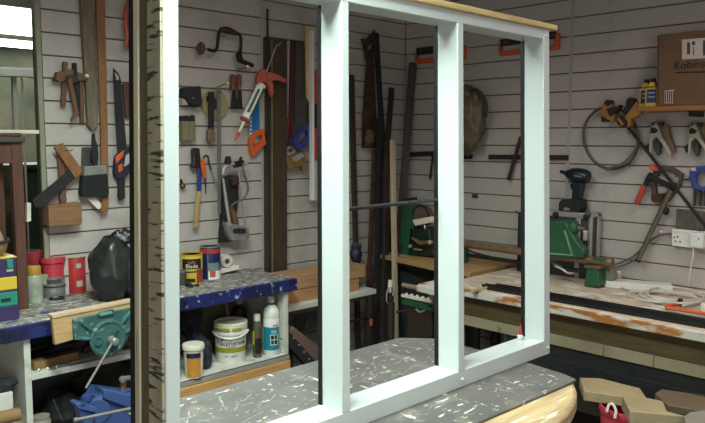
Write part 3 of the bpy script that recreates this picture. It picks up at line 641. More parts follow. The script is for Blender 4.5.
bp(bvp([(79, 409), (96, 412.5), (92, 430), (84, 430)], BV-.01, BV+.045), 'nose', M_bvice, bv, .006)
build(MB().tube([P(75.5, 420, 'y', BV-.05), P(150, 404.5, 'y', BV-.05)], .0068, 12), 'handle_bar', M_steel, bv)
build(MB().lathe(P(75.5, 420, 'y', BV-.05), [(.0095, -.006), (.0105, 0), (.0095, .006)], P(150, 404, 'y', BV-.05)-P(75, 420, 'y', BV-.05), 14), 'bar_knob', M_steel, bv)
build(MB().lathe(P(122.5, 390, 'y', BV+.06), [(.014, 0), (.012, .05), (.01, .055)], (.15, 0, 1), 14), 'lock_post', M_bronze, bv)
build(MB().tube([P(122, 379, 'y', BV+.05), P(132, 377.5, 'y', BV+.06), P(136, 383, 'y', BV+.06)], .011, 12), 'lock_lever', M_steel, bv)
build(MB().lathe(P(122, 379, 'y', BV+.045), [(.014, 0), (.014, .012), (.008, .014)], (0, -1, 0), 16), 'lock_pivot', M_steel, bv)
build(MB().box((1.18, BV+.05, .38), (1.48, BV+.2, .42)), 'foot', M_bvice, bv, bevel=.005)
# left of the divider
solo('card_carton', 'small white carton with black print on the shelf left of the divider', 'carton', MB().box((.80, 2.90, .46), (P(13, 395, 'y', 2.9).x, 3.0, P(8, 393, 'y', 2.9).z)), mat('printed_white', (206,204,196), .6, spk=[((40,40,40), (.66,.69), 18, (1,1,4))]), bevel=.002)
solo('parcel_roll', 'brown paper roll lying at the foot of the bay divider', 'paper roll', MB().tube([P(-12, 421, 'y', 2.87), P(19, 414, 'y', 2.87)], .026, 18), mat('kraft', (134,104,68), .8))
solo('black_pouch', 'limp black pouch on top of the white carton', 'pouch', MB().blob((P(3, 388, 'y', 2.95).x, 2.95, P(3, 391, 'y', 2.95).z+.022), (.05, .04, .03), .3, 3, 31, 20, 12), M_cloth)

# ================================================================== left wall tools seen through the left light of the frame
# hand brace
t = lth('hand_brace', 'old iron hand brace with wooden knob hanging high on the slat wall', 'hand brace', 225, 50)
M_iron = mat('dark_iron', (44,40,38), .55, .5, .3, 20)
build(ltube([(208, 49.5), (214, 51), (217, 48), (218, 40), (219.5, 32), (223, 30)], .05, .0085, 5, 10), 'crank', M_iron, t)
build(ltube([(236, 33), (240, 35.5), (241, 42), (240.5, 52)], .05, .0085, 5, 10), 'crank_arm', M_iron, t)
build(MB().tube([WL(220, 29.5, .05), WL(224, 29.8, .05), WL(230, 31, .05), WL(237, 34, .05)], [.009, .017, .018, .010], 12), 'grip', M_dwood2, t)
build(MB().lathe(WL(201, 48.5, .05), [(.004, -.014), (.026, -.012), (.034, -.003), (.030, .008), (.014, .016), (.01, .02)], WL(208, 49.6, .05)-WL(201, 48.5, .05), 18), 'knob', wood('knob_wood', (92,78,46), .25, 'x'), t)
build(MB().tube([WL(240, 51, .05), WL(238.8, 55, .05), WL(240, 60, .05), WL(243, 62, .05), WL(253, 65.5, .05)], [.009, .018, .018, .013, .011], 12), 'chuck', M_iron, t)
solo('brace_hook', 'wall hook carrying the hand brace', 'hook', MB().tube([WL(224, 36, 0), WL(224, 36.2, .055)], .004), M_dsteel)
# slat pegs (timber) that carry tools
def peg(label, a, b, n0=.004, n1=.05):
    t = thing('wooden_peg', label, 'peg', WL(*a, 0), 'thin wooden pegs stuck in the slat grooves')
    p, q = WL(*a, n0), WL(*b, n1); build(MB().tube([p, q], .0035, 8), 'shaft', M_tool, t); build(MB().lathe(q, [(.009, 0), (.010, .006), (.007, .012)], q-p, 10), 'tip', M_cream, t)
peg('thin wooden peg with pale tip under the hand brace', (236, 71), (247, 67)); peg('thin wooden peg with pale tip above the yellow disc', (216, 87.5), (227, 83.5))
solo('thin_dowel', 'thin bare dowel lying along the groove above the black sander', 'dowel', MB().tube([WL(182, 85.5, .012), WL(217, 87.5, .012)], .0035), M_pale)
# black sander / clamp
t = lth('palm_sander', 'black palm sander hanging at the edge of the frame stile', 'sander', 192, 96)
bp(lp([(184, 88), (201, 86), (203, 105), (197, 107), (190, 104), (187, 99), (183, 97)], .01, .06), 'sander_body', M_blackm, t, .006)
bp(lp([(182, 98), (188, 99), (189, 105), (183, 105)], .01, .04), 'pad', M_greywhite, t); build(MB().lathe(WL(193, 98, .06), [(.005, 0), (.004, .003)], NL, 10), 'switch', M_steel, t)
t = lth('dust_brush', 'square black topped brush with tan bristles near the frame stile', 'brush', 188, 128)
bp(lp([(182, 116), (195, 115), (195.5, 121), (182, 121)], .012, .045), 'stock', M_blackm, t, .003); bp(lp([(182, 121), (195.5, 121), (195.7, 140.5), (182, 141)], .014, .042), 'bristles', M_tan, t, .002)
build(MB().lathe(WL(189, 116, .045), [(.004, 0), (.003, .003)], NL, 10), 'rivet', M_steel, t)
# yellow disc + square
cdk = WL(215, 104.5, .012); kd = px_m(cdk)
t = lth('cutting_disc', 'yellowish translucent round disc hanging behind the steel rule', 'disc', 215, 104)
build(MB().lathe(cdk, [(5*kd, 0), (15*kd, 0), (15.5*kd, .003), (15*kd, .006), (5*kd, .006), (5*kd, 0)], NL, 36), 'rim_disc', M_plast, t); build(MB().lathe(cdk, [(5.5*kd, .001), (5.5*kd, .009), (2*kd, .010)], NL, 20), 'hub', M_gcase, t)
t = lth('bevel_gauge', 'dark angle gauge hanging in front of the yellow disc', 'bevel', 211, 115)
bp(lp([(209.5, 92), (214, 92), (214, 130), (209.5, 131)], .03, .045), 'blade', M_dsteel, t); bp(lp([(208.5, 130), (212, 128), (216, 134), (215, 140), (210, 144), (208, 139)], .028, .05), 'lock', M_bronze, t, .003); bp(lp([(208.5, 96), (215, 97), (215, 100), (208.5, 101)], .028, .048), 'collar', M_blackm, t)
t = lth('steel_rule', 'long grey steel rule hanging straight down the slat wall', 'rule', 219.5, 214)
bp(lp([(217, 88), (221, 88), (221, 213.5), (218, 214)], .05, .053), 'rule_blade', mat('rule_grey', (116,118,112), .5, .4, .1), t, 0); build(MB().lathe(WL(219, 92, .053), [(.004, 0), (.004, .003)], NL, 8), 'pin', M_dsteel, t)
# putty knives
G = 'brown handled putty knives hanging side by side'
for q, (dx, lab) in enumerate(((0, 'brown handled putty knife, left one of the pair under the brace'), (5.8, 'brown handled putty knife, right one of the pair under the brace'))):
    t = lth('putty_knife', lab, 'putty knife', 234+dx, 110, G)
    bp(lp([(231.5+dx, 76), (233+dx, 74), (235.5+dx, 74.5), (236.5+dx, 77), (236+dx, 88), (232+dx, 88)], .02, .04), 'handle', wood('handle_red_brown', (110,66,46), .25, 'z'), t, .004)
    bp(lp([(232.8+dx, 88), (235.5+dx, 88), (237.5+dx*.9, 109), (230.5+dx, 109)], .028, .031), 'blade', M_dsteel, t, 0); bp(lp([(232.4+dx, 86), (235.8+dx, 86), (235.6+dx, 90), (232.6+dx, 90)], .018, .042), 'ferrule', M_bronze, t)
# caulking gun
t = lth('caulking_gun', 'orange caulking gun holding a white and green sealant tube', 'caulking gun', 260, 100)
nC = .085
def cpt(x, y, n=nC): return WL(x, y, n)
a, b = cpt(261, 86), cpt(242, 126); ax = (b-a).normalized(); R = 4.6*px_m(a); Ln = (b-a).length
build(MB().lathe(a, [(R, 0), (R, Ln*.8), (R*.95, Ln*.84)], ax, 20), 'cartridge', M_wplast, t)
lo_ = MB(); u_ = ax.cross(NL).normalized(); wv = ax.cross(u_)
def strip(mb, th0, th1, l0, l1, n=6):
    vs = []; fs = []
    for i in range(n+1):
        th = th0+(th1-th0)*i/n
        for l in (l0, l1):
            for rr in (R*1.02, R*.98): vs.append(a+ax*l+(NL*math.cos(th)+u_*math.sin(th))*rr)
    for i in range(n):
        o = i*4; p = o+4; fs += [(o, o+2, p+2, p), (o+1, p+1, p+3, o+3), (o, p, p+1, o+1), (o+2, o+3, p+3, p+2)]
    fs += [(0, 1, 3, 2), (n*4, n*4+2, n*4+3, n*4+1)]
    return mb.add(vs, fs)
gs = 1 if (u_.dot(V((1, 0, 0))) > 0) else -1
build(strip(MB(), gs*.15, gs*1.5, Ln*.03, Ln*.78), 'green_label', mat('label_green', (34,110,60), .45), t); build(strip(MB(), -gs*.9, -gs*.35, Ln*.12, Ln*.7), 'print_panel', M_gcase, t)
build(MB().lathe(a, [(R*1.08, -.006), (R*1.1, .004), (R*1.08, .008)], ax, 20), 'end_cap', M_cream, t)
build(MB().lathe(a+ax*Ln*.82, [(R*1.12, 0), (R*1.12, .01), (R*.6, .016), (R*.35, .02)], ax, 18), 'front_plate', M_coral, t)
build(MB().lathe(a+ax*(Ln*.84+.01), [(R*.36, 0), (R*.3, .05), (R*.22, .075)], ax, 12), 'nozzle', M_cream, t)
build(MB().lathe(a+ax*(Ln*.84+.08), [(R*.34, 0), (R*.34, .02), (R*.12, .05)], ax, 12), 'nozzle_cap', M_red, t)
build(MB().tube([cpt(262, 84), cpt(277, 44)], .004, 8), 'plunger_rod', M_steel, t); build(MB().tube([cpt(276.3, 46), cpt(279, 45), cpt(280.5, 42)], .004, 8), 'rod_hook', M_steel, t)
bp(lp([(257, 83), (258, 76), (262, 69), (266, 69), (266, 76), (270, 72), (278, 74), (288, 80), (287, 83), (277, 80), (272, 81), (274, 92), (272, 97), (269, 86), (266, 82), (262, 86)], nC-.012, nC+.012), 'handle_frame', M_coral, t, .004)
build(MB().tube([cpt(267, 80, nC), cpt(272, 84, nC+.01), cpt(272.5, 95, nC+.01)], .006, 8), 'trigger', M_coral, t)
# orange handled saw
t = lth('hand_saw', 'handsaw with orange handle and blue sleeve behind the caulking gun', 'saw', 258, 130)
bp(lp([(249, 121), (252, 98), (262, 84), (266, 96), (266, 131), (253, 140), (249, 138)], .012, .015), 'blade', M_greywhite, t, 0)
bp(lp([(251, 118), (253, 100), (259, 96), (260, 130), (251, 134)], .015, .022), 'sleeve', M_bblue, t)
for k in range(7): bp(lp([(250, 112+4*k), (252, 113+4*k), (252, 115+4*k), (250, 114+4*k)], .021, .023), 'tooth_guard', M_wplast, t, 0)
hs = [(250, 139), (256, 130.5), (264, 129), (266.5, 144), (253, 157), (251, 150)]; hh = [(254, 143), (257, 136), (262, 134.5), (262.5, 140), (254, 148)]
def ringprism(outer, inner, n0, n1, W=WL, N=NL):
    mb = MB(); n = len(outer); A = [W(x, y, n1) for x, y in outer]; B = [W(x, y, n1) for x, y in inner]; e = N*(n0-n1)
    mb.v = A+B+[p+e for p in A]+[p+e for p in B]
    for i in range(n):
        j = (i+1) % n; mb.f += [(i, j, n+j, n+i), (2*n+i, 3*n+i, 3*n+j, 2*n+j), (i, 2*n+i, 2*n+j, j), (n+i, n+j, 3*n+j, 3*n+i)]
    mb.mi = [0]*len(mb.f); return mb
inn = [(253.5, 145), (257, 136), (262, 134.3), (262.8, 139.5), (254.5, 148.5), (253.6, 147)]
bp(ringprism(hs, inn, .010, .036), 'handle', M_orange, t, .003)
# hammer
t = lth('claw_hammer', 'hammer with blue grip band and tan shaft hanging on the slat wall', 'hammer', 199, 190)
bp(lp([(193.5, 149), (196, 147.8), (200, 148.5), (201, 163), (205, 165), (204.5, 168), (193, 168), (192, 166), (194, 163)], .02, .05), 'head', M_dsteel, t, .004)
bp(lp([(198.5, 168), (202.3, 168), (201.5, 191), (198, 191)], .026, .044), 'grip_band', M_bluepl, t, .004); bp(lp([(198, 191), (201.5, 191), (198.5, 228), (194, 229)], .027, .043), 'shaft', wood('ash_shaft', (176,146,100), .15, 'z'), t, .005)
# small hacksaw/pliers
t = lth('long_nose_pliers', 'orange gripped long pliers hanging beside the hammer', 'pliers', 207, 175)
bp(lp([(201.5, 164), (203, 158), (205, 160), (206.5, 168), (206, 178), (204, 178)], .052, .068), 'grip', M_orange, t, .003); build(MB().tube([WL(205.3, 178, .06), WL(205.8, 194, .06)], .0035, 8), 'shank', M_dsteel, t)
build(ltube([(203, 160), (205, 156), (208, 157), (209, 163), (211, 170)], .055, .006), 'jaw_arm', M_dsteel, t); build(MB().tube([WL(211, 170, .055), WL(217, 187, .055)], .0045, 8), 'arm', M_steel, t)
t = lth('small_clip', 'tiny black and orange clip at the edge of the frame stile', 'clip', 184, 187); bp(lp([(182, 179), (184, 184), (186.5, 187), (183, 189), (182, 187)], .01, .03), 'clip_body', M_blackm, t); bp(lp([(182, 183), (184, 185), (184, 187), (182, 187)], .029, .034), 'clip_tab', M_orange, t)
# cluster of planes / spokeshave
t = lth('spokeshave', 'curved steel spokeshave hanging above the hand planes', 'spokeshave', 232, 165)
build(ltube([(223, 174), (224, 168), (229, 165), (236, 163.5), (243, 164), (247, 163)], .075, .010, 5, 10), 'bow', M_alu, t); bp(lp([(228, 157), (231, 156), (232, 162), (230, 165), (227, 163)], .06, .09), 'horn', M_blackm, t, .003); bp(lp([(235, 162), (244, 160), (245, 166), (236, 168)], .06, .09), 'bed', M_dsteel, t, .003)
t = lth('hand_plane', 'long dark hand plane hanging on end with brown knob', 'hand plane', 231, 210)
bp(lp([(225.5, 178), (233, 175), (238.5, 176), (239, 200), (236, 216), (240, 240), (222, 243), (224, 215)], .008, .05), 'sole', M_blackm, t, .003)
bp(lp([(231, 178), (239, 176), (240, 184), (233, 187)], .05, .075), 'knob', M_rust, t, .006); bp(lp([(231, 208), (234, 206), (239.5, 222), (238.5, 225), (234.5, 224)], .05, .085), 'tote', M_tool, t, .006)
t = lth('block_plane', 'grey steel block plane hanging nose down below the others', 'hand plane', 240, 232)
bp(lp([(226, 222), (231, 223), (246, 227), (249, 228), (249.5, 238), (246, 241), (232, 241), (229, 236)], .052, .09), 'sole', M_steel, t, .004); bp(lp([(233, 229), (240, 228), (246, 229), (246, 233), (234, 233.5)], .09, .094), 'mouth', M_blackm, t, .001); build(MB().lathe(WL(240, 231, .09), [(.012, 0), (.011, .014), (.004, .018)], NL, 14), 'adjuster', M_dsteel, t)
t = lth('coping_saw', 'steel bow coping saw hanging over the dark hand plane', 'saw', 240, 190)
build(ltube([(243, 163), (243.5, 172), (247, 182), (248, 190), (245, 197), (239, 201), (233, 204), (232, 207)], .1, .0055, 5, 8), 'bow', mat('brown_steel', (120,106,96), .45, .5), t); build(MB().tube([WL(238.5, 168, .1), WL(242, 200, .1), WL(245, 226, .1)], .0045, 8), 'blade_bar', M_chrome, t); build(MB().tube([WL(223, 178, .09), WL(226, 200, .09), WL(230, 226, .09)], [.006, .009, .009], 8), 'side_bar', M_alu, t)
build(MB().lathe(WL(240.5, 160.5, .095), [(.008, 0), (.009, .01), (.005, .02)], (0, -.2, 1), 10), 'wing_nut', M_dsteel, t)
# dark oak post, level, saws
t = thing('oak_post', 'wide dark oak board standing upright against the slat wall', 'board', WL(275, 272, .03))
pst = [(268, 37), (287, 40), (287.4, 276), (269, 276)]
bp(lp(pst, .004, .05), 'board', M_dwood, t, .003)
bp(lp([(268.1, 37.3), (269.6, 37.7), (270.4, 276), (269.1, 276)], .05, .054), 'dark_edge', M_blackm, t, .001); bp(lp([(271.5, 40), (272.5, 40), (273, 274), (272, 274)], .05, .053), 'pale_arris', wood('arris', (128,112,74), .2, 'z'), t, 0)
solo('hanging_rod', 'thin dark rod sticking up above the oak board', 'rod', MB().tube([WL(267.5, 9, .02), WL(267.7, 38, .02)], .006), M_dsteel)
t = lth('mitre_strip', 'dark red brown strip with white edge beside the oak board', 'wood strip', 290, 100)
bp(lp([(287.5, 41), (291, 41.5), (291.5, 150), (288, 150)], .01, .014), 'white_edge', M_greywhite, t, 0); bp(lp([(291.5, 40.5), (296, 41), (293.5, 146), (289, 146)], .012, .028), 'strip', wood('mahogany_dark', (70,32,30), .35, 'z'), t); bp(lp([(287.5, 118), (290.5, 118), (290.8, 141), (288.6, 141)], .014, .02), 'red_band', M_red, t, 0)
t = lth('hand_saw', 'grey bladed handsaw with blue plastic handle hanging beside the oak board', 'saw', 303, 100)
bp(lp([(296, 41), (304, 42), (311, 96), (311.5, 128), (295, 134), (294.5, 110)], .03, .033), 'blade', mat('saw_grey', (84,82,76), .5, .5, .15), t, 0)
bs = [(293.5, 142), (299, 131), (304, 126), (313.5, 124), (314, 141), (300, 151), (297, 149)]; bi = [(298, 140.5), (300.5, 135), (304.5, 131), (308, 130.5), (308.5, 136.5), (300.5, 143), (299, 142.5)]
bp(ringprism(bs, bi, .022, .05), 'handle', M_bluepl, t, .003)
for x, y in ((303, 63), (302.5, 114)): build(MB().lathe(WL(x, y, .033), [(.003, 0), (.003, .002)], NL, 8), 'rivet', M_blackm, t)
t = lth('wooden_batten', 'short tan batten hanging between blue saw and white level', 'wood strip', 308, 70)
bp(lp([(306, 26.5), (312.5, 27), (312, 100), (310, 102), (307, 96)], .036, .05), 'batten', M_headwood, t); build(MB().lathe(WL(305, 60, .036), [(.003, 0), (.003, .002)], NL, 8), 'nail', M_blackm, t)
t = lth('spirit_level', 'long white and red spirit level hanging beside the frame mullion', 'level', 315, 120)
bp(lp([(311.5, 30), (314.2, 30), (314.6, 200), (312.2, 200.5)], .05, .075), 'white_face', M_wplast, t, .001); bp(lp([(314.2, 70), (317.5, 70), (318, 160), (314.6, 161)], .03, .072), 'red_panel', M_red, t, .001); bp(lp([(314.4, 161), (318, 161), (318.3, 201), (314.6, 201)], .03, .072), 'grey_end', M_greywhite, t, .001); bp(lp([(314.2, 104), (317.6, 104), (318, 128), (314.4, 128)], .05, .074), 'vial', M_blackm, t)
t = lth('wooden_plane', 'small brass and beech plane hanging below the blue handled saw', 'hand plane', 298, 160)
bp(lp([(287, 158), (293, 156), (304, 151), (307, 155), (306.5, 170), (304, 171), (302, 166), (289, 170)], .02, .06), 'plane_body', mat('brassy_beech', (124,100,58), .5, 0, .3, 22), t, .004); bp(lp([(292, 158), (302, 153), (305, 156), (296, 162)], .06, .066), 'iron', M_alu, t, .001); build(MB().lathe(WL(290, 152, .04), [(.01, 0), (.012, .012), (.006, .022)], (.2, -.4, 1), 12), 'knob', M_dwood2, t)

# ================================================================== tins on the left bench, seen through the left light
t, b, r, h = tin(192, 284.5, 22, 255, LB, M_yellow, 'yellow filler tin with black label on the left bench', lidm=mat('tin_amber', (196,150,40), .45))
a = face_ang(b); build(arc_patch(MB(), b, r, a-.95, a+.95, b.z+h*.52, b.z+h*.86), 'label', M_ink, t); build(arc_patch(MB(), b, r, a-1.0, a+1.0, b.z+h*.40, b.z+h*.45), 'wire_band', M_dsteel, t, smooth=30)
build(arc_patch(MB(), b, r, a+.45, a+1.3, b.z+.006, b.z+h*.5), 'side_label', mat('tin_brownred', (140,60,50), .5), t); build(arc_patch(MB(), b, r, a-.5, a+.3, b.z+h*.08, b.z+h*.2), 'foot_text', M_ink, t)
M_labor = mat('label_orange', (226,110,40), .5)
text('Blade', h*.19, (0, 0, b.z+h*.56), (1, 0, 0), (0, 0, 1), M_wplast, t, wrap=(b, r+.001, a)); text('solo', h*.15, (0, 0, b.z+h*.71), (1, 0, 0), (0, 0, 1), M_labor, t, wrap=(b, r+.001, a))
t, b, r, h = tin(210.5, 280.5, 20.5, 247, LB, M_navy, 'navy paint tin with red band and white base on the left bench')
a = face_ang(b); build(arc_patch(MB(), b, r, a-1.6, a+1.6, b.z+h*.80, b.z+h*.93, 20), 'red_band', M_red, t)
build(arc_patch(MB(), b, r, a-.25, a+1.5, b.z+.004, b.z+h*.28, 14), 'white_base', M_wplast, t); build(arc_patch(MB(), b, r, a-.25, a+1.0, b.z+h*.28, b.z+h*.52, 12), 'picture', mat('sea_grey', (98,130,128), .5, 0, .2, 30), t); build(arc_patch(MB(), b, r+.0006, a-.05, a+.5, b.z+h*.1, b.z+h*.3, 8), 'red_patch', M_coral, t)
build(arc_patch(MB(), b, r+.0006, a-.25, a-.18, b.z+.004, b.z+h*.78, 3), 'seam', M_steel, t)
t, b, r, h = tin(181.5, 287, 10, 271, LB, M_gcase, 'small grey tin half hidden by the frame stile')
# white block plane / tape
bpn = V((2.20, 3.20, LB)); t = thing('sanding_block', 'white sanding block with paper roll handle on the left bench', 'sanding block', bpn)
bp(MB().beam(V((2.10, 3.215, LB+.02)), V((2.245, 3.205, LB+.034)), .07, .026, (0, 0, 1)), 'block', M_cream, t, .003)
build(MB().lathe(V((2.165, 3.17, LB+.075)), [(.014, 0), (.034, 0), (.034, .04), (.014, .04), (.014, 0)], (.1, 1, 0), 22), 'paper_roll', M_white, t); build(MB().lathe(V((2.165, 3.168, LB+.075)), [(.006, 0), (.014, 0), (.014, .044), (.006, .044), (.006, 0)], (.1, 1, 0), 16), 'core', M_tool, t)

# ================================================================== in the right bay of the left bench
SZ = .497
b, r, h = stand(231, 364, 33, 323, SZ); t = thing('plaster_bucket', 'white bucket with olive bands and printed name on the bay shelf', 'bucket', b)
pail_ = build(MB().lathe(b, [(r*.88, 0), (r*.9, .003), (r*.98, h*.7), (r*1.05, h*.7), (r*1.06, h*.76), (r*.98, h*.77), (r, h*.84)], n=36), 'pail', M_wplast, t)
build(MB().lathe(b+V((0, 0, h*.82)), [(r*1.04, 0), (r*1.05, h*.13), (r*1.0, h*.15), (r*.92, h*.15), (r*.9, h*.12), (r*.2, h*.115)], n=36), 'lid', M_cream, t)
a = face_ang(b)
build(arc_patch(MB(), b, r*1.045, a-1.0, a-.05, b.z+h*.80, b.z+h*.87, 10, .002), 'lid_band', M_olivelab, t); build(arc_patch(MB(), b, r*1.045, a+.1, a+.7, b.z+h*.80, b.z+h*.87, 10, .002), 'lid_band', M_olivelab, t)
ob_ = MB(); vs_ = 24
ob_.lathe(b+V((0, 0, h*.27)), [(r*.93, 0), (r*.945, .001), (r*.955, h*.12), (r*.94, h*.122)], n=36); build(ob_, 'olive_band', M_olivelab, pail_)
text('Macpherson', h*.155, (0, 0, b.z+h*.46), (1, 0, 0), (0, 0, 1), M_ink, pail_, wrap=(b, r*.965, a+.02)); text('ECLIPSE', h*.05, (0, 0, b.z+h*.41), (1, 0, 0), (0, 0, 1), M_red, pail_, wrap=(b, r*.965, a+.05)); text('10 L   MATT', h*.06, (0, 0, b.z+h*.16), (1, 0, 0), (0, 0, 1), M_ink, pail_, wrap=(b, r*.935, a+.0))
build(arc_patch(MB(), b, r*.965, a-.62, a-.5, b.z+h*.55, b.z+h*.66, 3), 'red_mark', M_red, pail_)
hp = [b+V((math.cos(a+s)*r*1.09, math.sin(a+s)*r*1.09, h*(.73-.10*math.cos(s)**2))) for s in [-1.5+3*i/16 for i in range(17)]]
build(MB().tube(hp, .004, 8), 'handle', M_wplast, t)
b, r, h = stand(194, 379, 21, 346, SZ); t = thing('filler_tub', 'cream tub with orange and navy label at the bay edge', 'tub', b)
build(MB().lathe(b, [(r*.86, 0), (r*.95, h*.86), (r*.95, h*.87)], n=28), 'tub_body', M_cream, t); build(MB().lathe(b+V((0, 0, h*.86)), [(r*1.05, 0), (r*1.06, h*.12), (r*1.0, h*.15), (r*.3, h*.15)], n=28), 'tub_lid', M_cream, t)
a = face_ang(b); build(arc_patch(MB(), b, r*.92, a-.75, a+.75, b.z+h*.06, b.z+h*.68, 12), 'orange_label', mat('amber_label', (200,138,60), .5), t); build(arc_patch(MB(), b, r*.94, a-.75, a+.75, b.z+h*.64, b.z+h*.78, 12, .002), 'navy_strip', M_navy, t)
solo('dark_rag', 'crumpled dark rag hanging above the cream tub', 'rag', MB().blob(P(190, 330, 'y', 3.05)+V((0, 0, .09)), (.055, .06, .125), .5, 3, 41, 30, 20), M_cloth, smooth=60)
solo('work_glove', 'dark blue work glove heap beside the white bucket', 'glove', MB().blob(V((P(210, 372, 'z', SZ).x, P(210, 372, 'z', SZ).y+.1, SZ+.07)), (.055, .07, .085), .35, 3, 44, 30, 20, flat=SZ+.001), mat('glove_navy', (34,40,54), .85, 0, .3, 16, bump=.5), smooth=60)
b, r, h = stand(271.5, 356, 16.5, 297, SZ); t = thing('cleaner_bottle', 'tall white cleaner bottle with teal window label', 'bottle', b)
build(MB().lathe(b, [(r*.94, 0), (r, .006), (r, h*.62), (r*.97, h*.63), (r, h*.645), (r*.97, h*.72), (r*.8, h*.79), (r*.45, h*.845), (r*.36, h*.86)], n=28), 'bottle_body', M_wplast, t)
build(MB().lathe(b+V((0, 0, h*.855)), [(r*.42, 0), (r*.42, h*.03), (r*.36, h*.035)], n=18), 'collar', mat('collar_green', (30,90,76), .5), t); build(MB().lathe(b+V((0, 0, h*.89)), [(r*.42, 0), (r*.42, h*.1), (r*.36, h*.11)], n=18), 'cap', M_wplast, t)
a = face_ang(b); cl_ = build(arc_patch(MB(), b, r, a-1.1, a+1.1, b.z+h*.1, b.z+h*.49, 14), 'label', M_tealab, t)
for i in range(2):
    for j in range(2): build(arc_patch(MB(), b, r+.0016, a-.05+.42*i, a+.3+.42*i, b.z+h*(.20+.085*j), b.z+h*(.27+.085*j), 4), 'window_motif', M_ink if (i+j) % 2 else mat('motif_teal', (14,70,84), .5), cl_)
build(arc_patch(MB(), b, r+.001, a-.12, a+.8, b.z+h*.185, b.z+h*.365, 6), 'motif_frame', M_wplast, cl_); build(arc_patch(MB(), b, r+.001, a+.0, a+.7, b.z+h*.385, b.z+h*.44, 6), 'label_text', mat('label_pale', (130,190,200), .5), cl_); build(arc_patch(MB(), b, r, a+.2, a+.9, b.z+h*.51, b.z+h*.53, 6), 'gold_mark', mat('gold_mark', (170,120,60), .5), t)
b, r, h = stand(257.5, 358, 9, 314, SZ); t = thing('spirit_bottle', 'slim smoky bottle with pale cap left of the cleaner bottle', 'bottle', b)
build(MB().lathe(b, [(r*.95, 0), (r, .004), (r, h*.7), (r*.8, h*.8), (r*.62, h*.84)], n=24), 'bottle_body', mat('smoky_plastic', (88,80,68), .25, 0, .3, 20), t); build(MB().lathe(b+V((0, 0, h*.84)), [(r*.75, 0), (r*.75, h*.13), (r*.65, h*.15)], n=18), 'cap', M_cream, t); a = face_ang(b); build(arc_patch(MB(), b, r, a-1.4, a-.7, b.z+h*.3, b.z+h*.62, 5), 'yellow_label', M_yellow, t); build(arc_patch(MB(), b, r, a-.5, a+.9, b.z+h*.1, b.z+h*.45, 8), 'dark_label', M_ink, t)
bq = V((2.22, 3.14, SZ)); t = thing('thinner_can', 'tall dark can at the back of the bay', 'can', bq); build(MB().lathe(bq, [(.036, 0), (.038, .004), (.038, .2), (.03, .215), (.012, .22), (.012, .235)], n=22), 'can_body', mat('brown_black', (46,38,34), .5), t); build(MB().lathe(bq+V((0, 0, .235)), [(.016, 0), (.016, .03), (.013, .033)], n=16), 'cap', M_greywhite, t)
bq = V((2.13, 3.17, SZ)); t = thing('white_tub', 'small white tub with green lid behind the bucket', 'tub', bq); build(MB().lathe(bq, [(.04, 0), (.046, .08)], n=22), 'tub_body', M_wplast, t); build(MB().lathe(bq+V((0, 0, .08)), [(.05, 0), (.05, .018), (.045, .022)], n=22), 'tub_lid', M_teal, t)
for q, (x, yy, lab) in enumerate(((2.165, 3.12, 'pale upright stick leaning at the left in the bay'), (2.275, 3.16, 'pale upright stick leaning by the bay end panel'))):
    solo('mixing_stick', lab, 'stick', MB().beam(V((x, yy, SZ)), V((x, yy+.1, LB-.04)), .012, .006, (0, 1, 0)), M_pale, group='paint mixing sticks in the bay')

# ================================================================== between the left bench and the corner
t_stand = t = thing('metal_stand', 'dark metal stand with wire shelf in the corner', 'stand', (2.75, 3.05, 0))
TZ = .716
for x, y in ((2.42, 2.97), (3.04, 2.97), (2.42, 3.2), (3.04, 3.2)): build(MB().box((x-.015, y-.015, 0), (x+.015, y+.015, TZ-.03)), 'leg', M_dwood2, t, bevel=.002)
for z in (.36, .55): build(MB().tube([V((2.42, 2.97, z)), V((3.04, 2.97, z))], .006), 'cross_rail', M_dsteel, t)
build(MB().box((2.40, 2.96, TZ-.05), (3.06, 3.22, TZ-.03)), 'rack_frame', M_dwood2, t)
build(MB().box((2.44, 3.19, .3), (3.02, 3.2, TZ-.05)), 'back_sheet', mat('green_grey_glass', (110,120,112), .3), t)
solo('white_slab', 'white painted slab lying on the dark metal stand', 'board', MB().box((2.40, 2.955, TZ-.03), (3.085, 3.25, TZ)), M_white, bevel=.003)
solo('timber_block', 'lower orange brown timber resting on the white slab', 'timber', MB().box((2.40, 3.0, TZ), (2.985, 3.16, .79)), M_timber, bevel=.004)
solo('timber_block', 'upper longer timber stacked on the lower one', 'timber', MB().box((2.38, 2.995, .79), (3.032, 3.17, .868)), wood('timber_upper', (172,132,94), .2, 'x'), bevel=.004)
solo('tool_case', 'dark open tool case with pink brown lid below the timber stack', 'tool case', MB().obox(P(306, 350, 'y', 2.96), V((.16, 0, -.13)), V((0, .05, 0)), V((.03, 0, .035))), mat('pinkish_lid', (112,90,82), .6), bevel=.004)
t = thing('plane_rack', 'black bar with row of bright screws below the timber stack', 'rack', P(298, 352, 'y', 2.93))
bp(MB().obox(P(299, 352, 'y', 2.90), V((.11, 0, -.12)), V((0, .02, 0)), V((.018, 0, .022))), 'rack_bar', M_blackm, t)
for q in range(4): build(MB().lathe(P(294+5*q, 338+7*q, 'y', 2.879), [(.007, 0), (.006, .004)], NL, 8), 'screw', M_chrome, t)
solo('coiled_wire', 'loop of dark wire hanging under the timber stack', 'wire', MB().tube(smoothpts([P(x, y, 'y', 3.0) for x, y in ((306, 330), (309, 320), (315, 316), (319, 321), (316, 329), (310, 332))], 5, True), .005, 8, True), M_blackm)
build(MB().lathe(V((3.04-.0, 2.957, .5)), [(.012, 0), (.014, .01), (.012, .035), (.004, .042)], n=14), 'red_bottle', M_coral, t_stand)  # small red bottle, set against the stand leg as one of its parts

